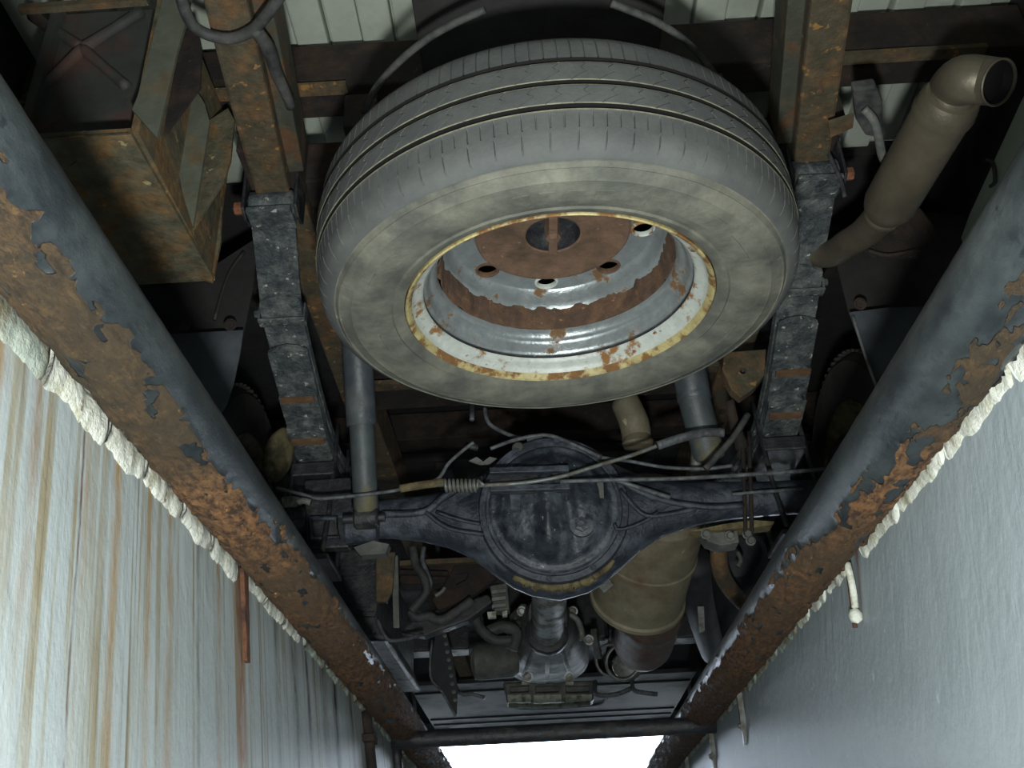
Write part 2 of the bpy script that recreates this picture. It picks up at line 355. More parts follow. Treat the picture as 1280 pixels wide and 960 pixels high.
# kerb pipes with real raised rust scale (a vertex attribute only says where the rust is)
def kerb(side, x, r, tab, label):
    ys = []; y = -.9
    while y < 7.3: ys.append(y); y += .0055 if .2 < y < 2.2 else (.012 if y < 3.4 else .05)
    segs = 72; mb = MB(); rust = []
    for y in ys:
        th = pw(tab, y)
        for k in range(segs):
            a = 2*PI*k/segs - PI                      # 0 = facing into the pit, positive = downwards
            ad = math.degrees(a)
            q = Vector((x*10+math.cos(a)*2.2, y*9, math.sin(a)*2.2))
            e = noise.fractal(q*1.3, .8, 2.3, 6)*22 + noise.noise(Vector((side*9, y*70, a*1.2)))*10 + noise.noise(Vector((side*5, y*170, a*3)))*5
            up_lim = th + e
            v = min(1, max(0, (ad-up_lim)/5+.5)) * min(1, max(0, (196-ad)/8)) if ad > -60 else 0
            hole = noise.fractal(Vector((x*8+math.cos(a)*1.4, y*16, math.sin(a)*3+40*side)), .8, 2.1, 4)
            if side > 0 and y < 1.15: v *= min(1, max(0, (hole+.16)*9))
            else: v *= min(1, max(0, (hole+.62)*9))
            flake = noise.fractal(Vector((math.cos(a)*5, y*38, math.sin(a)*5+side)), .7, 2.3, 5)
            rr = r + v*(.0018+.0050*max(-.3, flake)+.0007*noise.noise(Vector((a*14, y*90, side)))) + .0005*noise.noise(q*6)
            crack = abs(y-(1.30 if side < 0 else 1.345) - .012*noise.noise(Vector((a*2, side, 3)))-.01*math.sin(a*2))
            if crack < .007 and v > .4: rr -= .004
            mb.v.append(Vector((x - side*rr*math.cos(a), y, PZ - rr*math.sin(a)))); rust.append(v)
    for i in range(len(ys)-1):
        for k in range(segs):
            j = (k+1) % segs; q = [i*segs+k, i*segs+j, (i+1)*segs+j, (i+1)*segs+k]
            mb.face(q if side > 0 else q[::-1])
    mb.face(list(range(segs))); mb.face(list(range((len(ys)-1)*segs, len(ys)*segs)))
    o = mb.build('pit_kerb_pipe', m_rail, loc=(x, 0, PZ), smooth=True)
    at_ = o.data.attributes.new('rust', 'FLOAT', 'POINT'); at_.data.foreach_set('value', rust)
    return tag(o, label, 'pipe')
kerb(-1, LX, .042, [(.2,44),(.8,44),(1.05,30),(1.25,12),(1.6,8),(2.4,-8),(3.4,-20)], 'blue-grey painted steel pipe along the left pit edge, underside flaking with rust')
kerb(1, RX, .044, [(.2,66),(.9,58),(1.15,48),(1.32,22),(1.8,20),(2.6,0),(3.4,-15)], 'grey painted steel pipe along the right pit edge, patchy orange rust beneath')

# mortar between pipes and walls, broken into pieces
def mortar(side, x, spans, z0, z1, labels):
    root = thing('mortar_seam', labels, 'mortar', (x, spans[0][0], z0))
    for (a, b, dz0, dz1, mt) in spans:
        n_ = max(8, int((b-a)/.005)); mb = MB()
        for i in range(n_+1):
            t = i/n_; y = lerp(a, b, t); end = min(1, min(t, 1-t)*n_/1.0+.4)
            w1 = noise.fractal(Vector((y*22, side*3, 1)), .8, 2.2, 4); w2 = noise.fractal(Vector((y*30, side*3, 7)), .8, 2.2, 4)
            zt = z0+dz0*end+.003*w2; zb = z1 + dz1 + .009*w1 + .004*noise.noise(Vector((y*120, 2, side))) + (1-end)*.006
            if zb > zt-.004: zb = zt-.004
            d = (.0075 if side < 0 else .011)+(.004 if side < 0 else .0025)*w2 - (0 if side < 0 else .003)
            for k, (u, dd) in enumerate(((0, .3), (.15, .85), (.5, 1.05), (.85, .8), (1, .25))):
                mb.v.append(Vector((x - side*d*(dd+.25*noise.noise(Vector((y*60, u*3, side)))), y, lerp(zt, zb, u))))
            mb.v.append(Vector((x+side*.002, y, zb))); mb.v.append(Vector((x+side*.002, y, zt)))
        for i in range(n_):
            for k in range(7):
                j = (k+1) % 7; q = [i*7+k, i*7+j, (i+1)*7+j, (i+1)*7+k]; mb.face(q if side < 0 else q[::-1])
        mb.face(list(range(7))); mb.face(list(range(n_*7, n_*7+7)))
        mb.build('mortar_piece', mt, root, smooth=True)
mortar(-1, WL, [(.28,.52,.0,-.012,m_caulkg),(.525,.70,.0,-.006,m_caulkg),(.705,.83,.0,-.008,m_caulk),(.835,.93,.0,-.004,m_caulk),(.935,1.05,0,.0,m_caulk),(1.055,1.16,0,.0,m_caulk),(1.165,1.285,0,-.002,m_caulk),
       (1.315,1.42,0,.012,m_caulk),(1.425,1.54,0,.010,m_caulk),(1.545,1.66,0,.012,m_caulk),(1.70,1.86,0,.016,m_caulkg),(1.9,2.12,0,.018,m_caulkg),(2.2,2.5,0,.018,m_caulkg),(2.55,2.9,0,.016,m_caulkg),(3.0,3.8,0,.018,m_caulkg)],
       -.012, -.046, 'broken white mortar bead under the left kerb pipe')
mortar(1, WR, [(.5,.66,0,.0,m_caulk),(.67,.80,0,.004,m_caulk),(.81,.98,0,.006,m_caulk),(.99,1.14,0,.008,m_caulk),(1.15,1.31,0,.008,m_caulk),(1.40,1.50,0,.014,m_caulk),(1.52,1.60,0,.012,m_caulk),(1.63,1.70,0,.014,m_caulk),(1.73,1.86,0,.012,m_caulkg),
       (1.9,2.1,0,.014,m_caulkg),(2.12,2.24,0,.012,m_caulkg),(2.3,2.6,0,.014,m_caulkg),(2.7,3.4,0,.016,m_caulkg)], -.010, -.058, 'thin cracked white mortar line under the right kerb pipe')

# rusty anchor straps and brackets on the pit walls
mb = MB(); pts = []
for i in range(9):
    z = -.022-.016*i; wv = .010+.004*noise.noise(Vector((i*.9, 1, 1)))
    pts.append((z, wv*(1.25-.06*i)))
for side_ in (0,):
    P1 = [Vector((WL+.004-.12*z, 1.296-wv, z)) for z, wv in pts]; P2 = [Vector((WL+.004-.12*z, 1.296+wv*.9, z)) for z, wv in pts[::-1]]
    mb.slab(P1+P2, (.006, 0, 0))
r_ = mb.build('anchor_strap', m_strap); tag(r_, 'rust-eaten steel anchor strap hanging on the left streaked wall', 'strap')
t = thing('wall_post', 'brown rusted conduit on the left pit wall, near end of the pipe', 'conduit', (WL+.012, 2.30, -.7))
MB().tube([(WL+.012, 2.30, -.03), (WL+.046, 2.31, -.3), (WL+.154, 2.30, -1.2)], .012, 10).build('conduit_tube', m_darkrust, t, True)
MB().span((WL, 2.27, -.10), (WL+.036, 2.33, -.085)).build('clip', m_darkrust, t)
t = thing('wall_post', 'black conduit on the left pit wall by the spreader bar', 'conduit', (WL+.012, 2.78, -.7))
MB().tube([(WL+.012, 2.78, -.03), (WL+.046, 2.79, -.3), (WL+.154, 2.78, -1.2)], .014, 10).build('conduit_tube', m_under, t, True)
t = thing('pipe_bracket', 'bent rusty rod bracket with white paint lump on the right wall', 'bracket', (WR-.01, 1.345, -.05))
MB().tube([(RX+.03, 1.34, -.052), (WR-.018, 1.345, -.044), (WR-.018, 1.352, -.075), (WR-.020, 1.362, -.130)], .0035, 8).build('rod', m_strap, t, True)
MB().tube([(WR-.020, 1.335, -.045), (WR-.020, 1.335, -.08), (WR-.021, 1.340, -.108)], .0050, 8).build('rod', m_caulk, t, True)
MB().lathe([(.001,-.012),(.008,-.008),(.010,0),(.007,.008),(.001,.011)], (WR-.022, 1.343, -.118), (0,.2,1), 10).build('paint_lump', m_caulk, t, True)
for yy, lb in ((2.265, 'thin L-shaped metal bracket below the right kerb pipe, nearer the camera'), (2.72, 'thin L-shaped metal bracket below the right kerb pipe, by the spreader bar'), (3.25, 'small L-shaped bracket low on the right wall, beyond the spreader bar')):
    t = thing('pipe_bracket', lb, 'bracket', (WR-.01, yy, -.05))
    MB().span((RX+.02, yy-.005, -.034), (WR, yy+.005, -.028)).build('arm', m_strap, t)
    MB().span((WR-.022, yy-.006, -.150), (WR-.010, yy+.006, -.034)).build('leg', m_steel, t)
    bolt(t, (WR-.022, yy, -.11), (-1,0,0), .006, .006, m_steel)
a = at(500, 924, z=-.055); b = at(890, 899, z=-.055)
a.x = LX-.03; b.x = RX+.03; b.y = (a.y+b.y)/2+.05; a.y = b.y
tag(MB().tube([a, (a+b)/2, b], .021, 14).build('spreader_bar', m_under, smooth=True), 'dark round bar braced across the pit below both kerb pipes', 'bar')

# ------------------------------------------------------------------ spare wheel
WC = Vector((.059, 1.16, .396)); TX, TY = .03367, -.01798
Rw = Matrix.Rotation(TY, 3, 'Y') @ Matrix.Rotation(TX, 3, 'X')
def W(r, a, h): return WC + Rw @ Vector((r*math.cos(a), r*math.sin(a), -h))
AX = Rw @ Vector((0, 0, -1))
spare = thing('spare_wheel', 'spare wheel with dusty grey tyre slung under the truck, rusty silver rim', 'wheel', WC+AX*.1)
def tyre_mesh(detail=True):
    rows = []    # r, h, offset in pitches, sipe kind, material
    for r, h, m_ in ((.2235,.070,1),(.2235,.088,1),(.2250,.0930,1),(.227,.0940,1),(.230,.0975,1),(.240,.1005,1),(.243,.0985,1),(.252,.1020,1),(.262,.1045,1),(.272,.1060,1),(.280,.1066,1),(.288,.1062,1),(.296,.1048,1),
                     (.2985,.1052,1),(.3005,.1040,1),(.308,.1015,1),(.3145,.0990,1),(.3165,.1000,1),(.3185,.0975,1),(.3205,.0945,1),(.3225,.0945,1),(.326,.0930,0)): rows.append((r, h, 0, 0, m_))
    # shoulder rib
    for h, r, of, sp in ((.089,.3320,.02,0),(.085,.3365,.03,1),(.081,.3392,.05,2),(.075,.3420,.06,2),(.068,.3440,.07,2),(.066,.3443,.07,0),(.064,.3446,.10,0),(.062,.3449,.10,3),(.054,.3460,.11,3),(.046,.3466,.12,3),(.0425,.3470,.12,1),(.0410,.3473,.12,0)): rows.append((r, h, of, sp, 0))
    rows.append((.3478, .0392, .11, 0, 2))
    def crown(h): return .350-.55*h*h*1.4
    gz = [.0355, .0, -.0370]
    zig = ((.0,0),(.15,.16),(.3,.34),(.42,.52),(.52,.62),(.62,.46),(.74,.40),(.88,.52),(1,.62))
    for gi, gc in enumerate(gz):
        c = crown(gc)
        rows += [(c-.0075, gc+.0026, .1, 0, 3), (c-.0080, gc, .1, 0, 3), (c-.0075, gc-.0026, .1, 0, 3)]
        rows.append((c-.0006, gc-.0034, .1, 0, 2))
        if gi < 2:
            h0, h1 = gc-.0044, gz[gi+1]+.0050
            for t_, of in zig: h = lerp(h0, h1, t_); rows.append((crown(h)+.0002, h, of, 4 if 0 < t_ < 1 else 4, 0))
            rows.append((crown(gz[gi+1])-.0004, gz[gi+1]+.0034, .7, 0, 2))
    for h in (-.0415,-.046,-.053,-.060,-.070,-.080): rows.append((pw([(-.085,.338),(-.07,.344),(-.049,.3464),(-.041,.3472)], h), h, .1, 3, 0))
    for r, h in ((.330,-.092),(.318,-.099),(.295,-.105),(.270,-.105),(.240,-.100),(.2235,-.0925),(.2235,-.078)): rows.append((r, h, 0, 0, 1))
    NP = 66; U = [0,.014,.050,.064,.30,.50,.514,.545,.559,.80]; nc = len(U)*NP; mb = MB()
    for r, h, of, sp, m_ in rows:
        for p in range(NP):
            for ui, u in enumerate(U):
                d = 0
                if ui in (1, 2) and sp in (1, 2, 3, 4): d = .0036 if sp != 1 else .0016
                if ui in (6, 7) and sp == 3: d = .0026
                a = 2*PI*(p+u+of)/NP
                rr = r-d
                if m_ == 1 and h > 0: rr += 0; 
                mb.v.append(W(rr, a, h + (.0006*noise.noise(Vector((r*30, a*9, 2))) if m_ == 1 else 0)))
    for k in range(len(rows)-1):
        m_ = min(rows[k][4], rows[k+1][4]) if 3 not in (rows[k][4], rows[k+1][4]) else 3
        if 2 in (rows[k][4], rows[k+1][4]) and 3 not in (rows[k][4], rows[k+1][4]): m_ = 2 
        for i in range(nc):
            j = (i+1) % nc; mb.face([k*nc+i, k*nc+j, (k+1)*nc+j, (k+1)*nc+i], m_)
    return mb
mm = [m_rubber, m_side, m_edge, m_bore]  # last slot blackens the groove floors in place of their shade
tyre = tyre_mesh().build('tyre', mm, spare, smooth=True)
try: tyre.data.set_sharp_from_angle(angle=math.radians(35))
except Exception: pass
lab(tyre, 'dusty grey tyre with three dark tread grooves')
# worn raised blocks and arcs on the sidewall
def side_patch(a0, a1, r0, r1, name, hgt=.0012):
    n_ = max(3, int(abs(a1-a0)*24)); mb = MB()
    hh = lambda r: pw([(.24,.1005),(.252,.1020),(.262,.1045),(.272,.1060),(.280,.1066),(.288,.1062),(.296,.1048)], r)
    for i in range(n_+1):
        a = lerp(a0, a1, i/n_)
        for r, e in ((r0, -.001), (r0+.0008, hgt), (r1-.0008, hgt), (r1, -.001)): mb.v.append(W(r, a, hh(r)+e))
    for i in range(n_):
        for k in range(3): mb.face([i*4+k, i*4+k+1, (i+1)*4+k+1, (i+1)*4+k])
    mb.face([0,1,2,3]); mb.face([n_*4+k for k in range(4)])
    return mb.build(name, m_side, tyre, smooth=False)
for a0, a1, r0, r1 in ((math.radians(q), math.radians(q2), x0, x1) for q, q2, x0, x1 in
        ((278,282.5,.262,.284),(271,275,.262,.284),(264,268,.262,.284),(257.5,261.5,.262,.284),(292,300,.262,.284),(303,317,.260,.286),(322,336,.266,.276),(214,222,.262,.284),(204,210,.262,.284),(12,34,.270,.274),(150,176,.266,.270))):
    side_patch(a0, a1, r0, r1, 'raised_block')
# rim
def wl(prof, name, m_, parent, segs=120, smooth='auto', mi=0, wob=0, closed=False):
    mb = MB(); b = len(prof)
    for r, h in prof:
        for i in range(segs):
            a = 2*PI*i/segs; mb.v.append(W(r + wob*noise.fractal(Vector((math.cos(a)*5, math.sin(a)*5, r*90)), .8, 2.2, 4), a, h))
    for k in range(b-1 if not closed else b):
        for i in range(segs):
            j = (i+1) % segs; mb.face([k*segs+i, k*segs+j, ((k+1)%b)*segs+j, ((k+1)%b)*segs+i], mi[k] if isinstance(mi, list) else mi)
    return mb.build(name, m_, parent, smooth=smooth)
rim = wl([(.2200,.0700),(.2228,.0860),(.2232,.0945),(.2215,.0962),(.2190,.0945)], 'rim', m_rimyel, spare, 200)
lab(rim, 'steel rim with yellowed rusty outer lip')
lip = wl([(.2190,.0945),(.2165,.0915),(.2140,.0860)], 'rim_lip', m_rimyel, rim, 200)
fl_ = wl([(.2140,.0860),(.2120,.0810),(.2085,.0775),(.2020,.0740),(.1985,.0710),(.1970,.0670)], 'rim_flange', m_rimlip, rim, 200); lab(fl_, 'white painted bead seat with rust spots')
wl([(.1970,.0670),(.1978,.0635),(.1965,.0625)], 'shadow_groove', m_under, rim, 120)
br_ = wl([(.1965,.0625),(.1945,.0628),(.1925,.0610),(.1912,.0570),(.1890,.0470),(.1872,.0420),(.1850,.0405),(.1825,.0395),(.1795,.0360),(.1775,.0300),(.1765,.0240)], 'rim_barrel', m_rim, rim, 200); lab(br_, 'silver stepped rim barrel')
wl([(.1768,.0250),(.1745,.0245),(.1722,.0190),(.1712,.0120),(.1700,.0090),(.1680,.0030),(.1670,-.0060),(.1668,-.0125)], 'weld_band', m_rimrust, rim, 260, wob=.0045)
# wheel disc with eight hand holes
NH = 8; mb = MB(); segs = 512; HR = .1385; hr = .0165
PR = [(.1700,-.0060),(.1665,-.0100),(.1640,-.0200),(.1615,-.0300),(.1590,-.0375),(.1570,-.0405)] + [(.1560-.0011*i, -.0415-.00008*i) for i in range(33)] + [(.118,-.048),(.1,-.070),(.06,-.072),(.03,-.072)]
def inh(r, a):
    for k in range(NH):
        ak = math.radians(94)+k*2*PI/NH
        if math.hypot(r*math.cos(a)-HR*math.cos(ak), r*math.sin(a)-HR*math.sin(ak)) < hr: return True
    return False
for r, h in PR:
    for i in range(segs): mb.v.append(W(r, 2*PI*i/segs, h))
for k in range(len(PR)-1):
    for i in range(segs):
        j = (i+1) % segs; rc = (PR[k][0]+PR[k+1][0])/2
        if inh(rc, 2*PI*(i+.5)/segs): continue
        mb.face([k*segs+i, k*segs+j, (k+1)*segs+j, (k+1)*segs+i])
disc = mb.build('wheel_disc', m_rim, rim, smooth=True); lab(disc, 'silver wheel disc with round hand holes')
for k in range(NH):
    ak = math.radians(94)+k*2*PI/NH; c = W(HR, ak, -.0430)
    MB().lathe([(hr-.0012,-.0060),(hr-.0014,.0010),(hr-.0002,.0026),(hr+.0016,.0022),(hr+.0034,.0004),(hr+.0034,-.001)], c, AX, 36, caps=False).build('hole_lip', m_rimrust if k % 3 else m_rimlip, rim, smooth=True)
# carrier plate in the hub opening
dish = wl([(.112,-.045),(.1175,-.0390),(.1175,-.0355),(.1150,-.0335),(.1085,-.0335),(.104,-.0370),(.080,-.0385),(.050,-.0370),(.045,-.0355),(.0415,-.0370),(.0400,-.055),(.037,-.066),(.0005,-.068)], 'carrier_plate', [m_dish, m_under], spare, 96, mi=[0]*9+[1]*4)  # inner recess coloured dark to stand in for its shade
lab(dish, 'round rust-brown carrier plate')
MB().bar(W(.046, PI/2, -.038), W(.048, -PI/2, -.038), .014, .012, upv=tuple(AX)).build('centre_strap', m_dish, dish, bevel=.002)
MB().lathe([(.012,-.06),(.012,.010),(.008,.016)], W(0, 0, -.041), AX, 6).build('centre_nut', m_dish, dish)
# chain/rod of the carrier up to the frame
MB().tube([W(0,0,-.03), W(0,0,-.15), WC+Vector((0,.02,.42))], .008, 8).build('hanger_chain', m_darkrust, spare, True)

# ------------------------------------------------------------------ chassis frame
fx = lambda s_, y: (pw([(.6,-.375),(.95,-.411),(1.37,-.449),(2.4,-.455),(5.4,-.40)], y) if s_ < 0 else pw([(.6,.445),(1.0,.505),(1.385,.562),(2.4,.56),(5.4,.50)], y))
def channel(mb, ya, yb, s_, zb0, zb1, wd, ht, th=.006, xo=0, mi=0):
    n_ = 8; b = len(mb.v)
    sec = ((-wd/2,0),(wd/2,0),(wd/2,ht),(-wd/2,ht))
    for i in range(n_+1):
        y = lerp(ya, yb, i/n_); z = lerp(zb0, zb1, i/n_); x = fx(s_, y)+xo
        for dx, dz in sec: mb.v.append(Vector((x+dx+.002*noise.noise(Vector((y*9, dx*20, s_))), y, z+dz+.002*noise.noise(Vector((y*11, dx*20, 4+s_))))))
    for i in range(n_):
        for k in range(4): j = (k+1) % 4; mb.face([b+i*4+k, b+i*4+j, b+(i+1)*4+j, b+(i+1)*4+k], mi)
    mb.face([b,b+3,b+2,b+1]); e = b+n_*4; mb.face([e,e+1,e+2,e+3])
for s_, lb in ((-1, 'thick rusty brown chassis rail, left of the spare wheel'), (1, 'thick rusty brown chassis rail, right of the spare wheel')):
    t = thing('frame_rail', lb, 'chassis rail', (fx(s_,1.2), 1.2, .74))
    mb = MB(); channel(mb, .45, 1.385, s_, .745, .740, .066, .11); mb.build('tail_section', m_frame, t, bevel=.006)
    mb = MB(); channel(mb, .45, 1.36, s_, .775, .770, .030, .09, xo=-s_*.047); lab(mb.build('inner_plate', m_frame_paint, t, bevel=.003), 'olive-grey inner plate')
    mb = MB(); channel(mb, 1.40, 5.4, s_, .80, .72, .075, .12); mb.build('front_section', m_frame, t, bevel=.005)
    # shackle hanger
    x = fx(s_, 1.38); MB().span((x-.050, 1.30, .775), (x+.050, 1.44, .90)).build('shackle_hanger', m_darkrust, t, bevel=.004)
    bolt(t, (x-.03*s_, 1.20, .742), (0,0,-1), .006, .006, m_frame)
    if s_ > 0:
        hb = MB().slab([at(p[0], p[1], y=1.88) for p in ((905,440),(958,436),(956,468),(944,484),(926,497),(914,486),(903,462))], (0,.03,0)).build('rusty_bracket', m_frame, t, bevel=.003)
        MB().lathe([(.008,0),(.010,.003),(.006,.004),(.0005,.001)], at(928,466,y=1.876), (0,-1,0), 14, mi=[0,0,1]).build('bolt_hole', [m_frame, m_bore], hb)
        MB().tube([at(912,500,y=1.9), at(918,530,y=1.93), at(928,560,y=1.96)], [.010,.012,.016], 10).build('rusty_rod', m_darkrust, t, True)
# cross members
t = thing('cross_member', 'rusty brown cross member behind the spare wheel, above the axle', 'cross member', (.05, 2.32, .80))
MB().span((fx(-1,2.3)+.04, 2.24, .79), (fx(1,2.3)-.04, 2.36, .87)).build('beam', m_darkrust, t, bevel=.005)
MB().span((fx(-1,2.3)+.04, 2.20, .782), (fx(1,2.3)-.04, 2.235, .795)).build('flange', m_frame, t)
t = thing('cross_member', 'dark bed cross beam with rusty lower flange crossing behind both chassis rails', 'cross member', (.05, 1.33, .9))
MB().span((-.93, 1.30, .925), (1.0, 1.38, 1.04)).build('beam', m_darkrust, t, bevel=.004)
MB().span((-.93, 1.285, .912), (-.30, 1.31, .922)).build('flange', m_frame, t); MB().span((.56, 1.285, .912), (.9, 1.31, .922)).build('flange', m_frame, t)
for yy in (.52, 2.0, 2.9):
    MB().span((-.93, yy-.04, .94), (1.0, yy+.04, 1.04)).build('beam', m_darkrust, t, bevel=.004)
t = thing('cross_member', 'dark brown cross member just above the tyre, between the chassis rails', 'cross member', (.05, 1.45, .8))
MB().span((fx(-1,1.45)+.045, 1.42, .80), (fx(1,1.45)-.045, 1.50, .90)).build('beam', m_darkrust, t, bevel=.005)
MB().span((.02-.16, .98, .79), (.02+.24, 1.50, .83)).build('winch_plate', m_liner, t, bevel=.003)
MB().span((.34, 1.28, .80), (.40, 1.42, .88)).build('bracket', m_darkrust, t, bevel=.003)
MB().span((-.30, 1.28, .80), (-.24, 1.42, .88)).build('bracket', m_darkrust, t, bevel=.003)

# bed floor: ribbed pressings
bed = thing('bed_floor', 'pale grey-green ribbed underside of the truck bed above the rails', 'truck bed', (.03, 1.6, 1.1))
x = -.94; i = 0
while x < 1.0:
    MB().span((x, .1, 1.075 if i % 2 == 0 else 1.092), (x+.062, 1.72, 1.11)).build('floor_rib', m_bed, bed, bevel=.004)
    x += .066; i += 1
MB().span((-.95, .1, 1.112), (1.03, 1.74, 1.13)).build('top_sheet', m_bed, bed)
lab(MB().span((-.95, 1.73, 1.06), (1.03, 3.1, 1.10)).build('front_sheet', m_liner, bed), 'dark forward sheet over the axle')  # forward bed coloured dark in place of the shadow lying there
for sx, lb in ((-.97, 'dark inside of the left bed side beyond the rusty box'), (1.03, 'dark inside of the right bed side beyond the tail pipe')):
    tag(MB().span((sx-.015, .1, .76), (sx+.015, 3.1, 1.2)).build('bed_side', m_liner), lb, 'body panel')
# pale side skirt to the right, with a hook
t = thing('side_skirt', 'pale grey-green body skirt at far right beside the tail pipe', 'body panel', (.93, 1.2, .67))
P = [at(1196, 312, x=.90), at(1212, 268, x=.90), at(1276, 128, x=.90), at(1310, 60, x=.90), at(1360, 60, x=.90), at(1330, 110, x=.90), at(1222, 325, x=.90)]
MB().slab(P, (.02, 0, 0)).build('panel', m_bed, t)
P2 = [at(1192, 322, x=.905), at(1196, 312, x=.905), at(1222, 325, x=.905), at(1200, 380, x=.905), at(1185, 370, x=.905)]
MB().slab(P2, (.02, 0, 0)).build('lower_corner', m_olive, t)
hk = [at(q[0], q[1], x=.893) for q in ((1233,200),(1240,203),(1243,215),(1243,228),(1238,233))]
MB().tube(hk, .0035, 8).build('hook', m_hose, t, True)

# rusty box at top left
bx = thing('underslung_box', 'rusty steel box with an X-braced end at top left', 'storage box', (-.62, 1.2, .55))
c0, c1 = -.735, -.548; y0, y1 = 1.015, 1.385; zb = .55
c2 = -.69; c3 = -.548
MB().slab([(-.74,y0,zb),(c3,y0,zb),(-.538,y1,zb),(-.70,y1,zb)], (0,0,.008)).build('bottom_plate', m_box, bx)
MB().slab([(-.66,y0+.06,zb-.002),(-.647,y0+.05,zb-.004),(-.652,y1-.1,zb-.004),(-.668,y1-.1,zb-.002)], (0,0,.004)).build('seam_ridge', m_box, bx)
MB().span((-.75, y0+.05, zb), (-.735, y1, .9)).build('side_plate', m_boxdark, bx)
MB().span((-.552, y0+.01, zb+.008), (-.540, y1, .9)).build('side_plate', m_box, bx)
MB().span((-.74, y1-.01, zb+.008), (-.552, y1, .9)).build('end_plate', m_boxdark, bx)
# recessed end panel, its lip and the pressed X
MB().span((-.735, y0+.07, zb+.01), (-.555, y0+.08, .9)).build('end_plate', m_boxdark, bx)
MB().slab([(-.74,y0,zb-.003),(c3,y0,zb-.003),(c3,y0+.012,zb+.006),(-.74,y0+.012,zb+.006)], (0,0,.004)).build('edge_lip', m_frame, bx)
ye = y0+.07
cx_ = at(104, 62, y=ye)
for q in ((40,20),(178,15),(35,128),(160,110)):
    e = at(q[0], q[1], y=ye); mb = MB()
    mb.tube([cx_, cx_*.5+e*.5, e], [.013,.011,.012], 8, flat=.8); mb.build('brace_rib', m_boxdark, bx, True)
MB().bar(at(25, 12, y=y0), at(185, 0, y=y0), .012, .012).build('top_edge', m_frame, bx)
# gusset flanges beside the box
def plate(pix, y, m_, name, parent, th=(0,.006,0)):
    return MB().slab([at(p[0], p[1], y=y) for p in pix], th).build(name, m_, parent)
g1 = plate([(165,137),(172,120),(203,0),(208,-40),(246,-40),(233,25),(222,62),(196,172)], 1.02, m_olive, 'gusset', bx)
plate([(222,45),(246,30),(252,60),(250,108),(208,165),(196,172)], 1.10, m_darkrust, 'gusset', bx)
plate([(213,160),(245,112),(256,130),(262,152),(241,284),(228,240)], 1.18, m_olive, 'gusset', bx)
plate([(262,150),(285,135),(293,150),(288,200),(280,225),(241,286)], 1.26, m_box, 'gusset', bx)
plate([(240,284),(278,228),(276,300),(265,352),(244,345)], 1.375, m_box, 'gusset', bx)

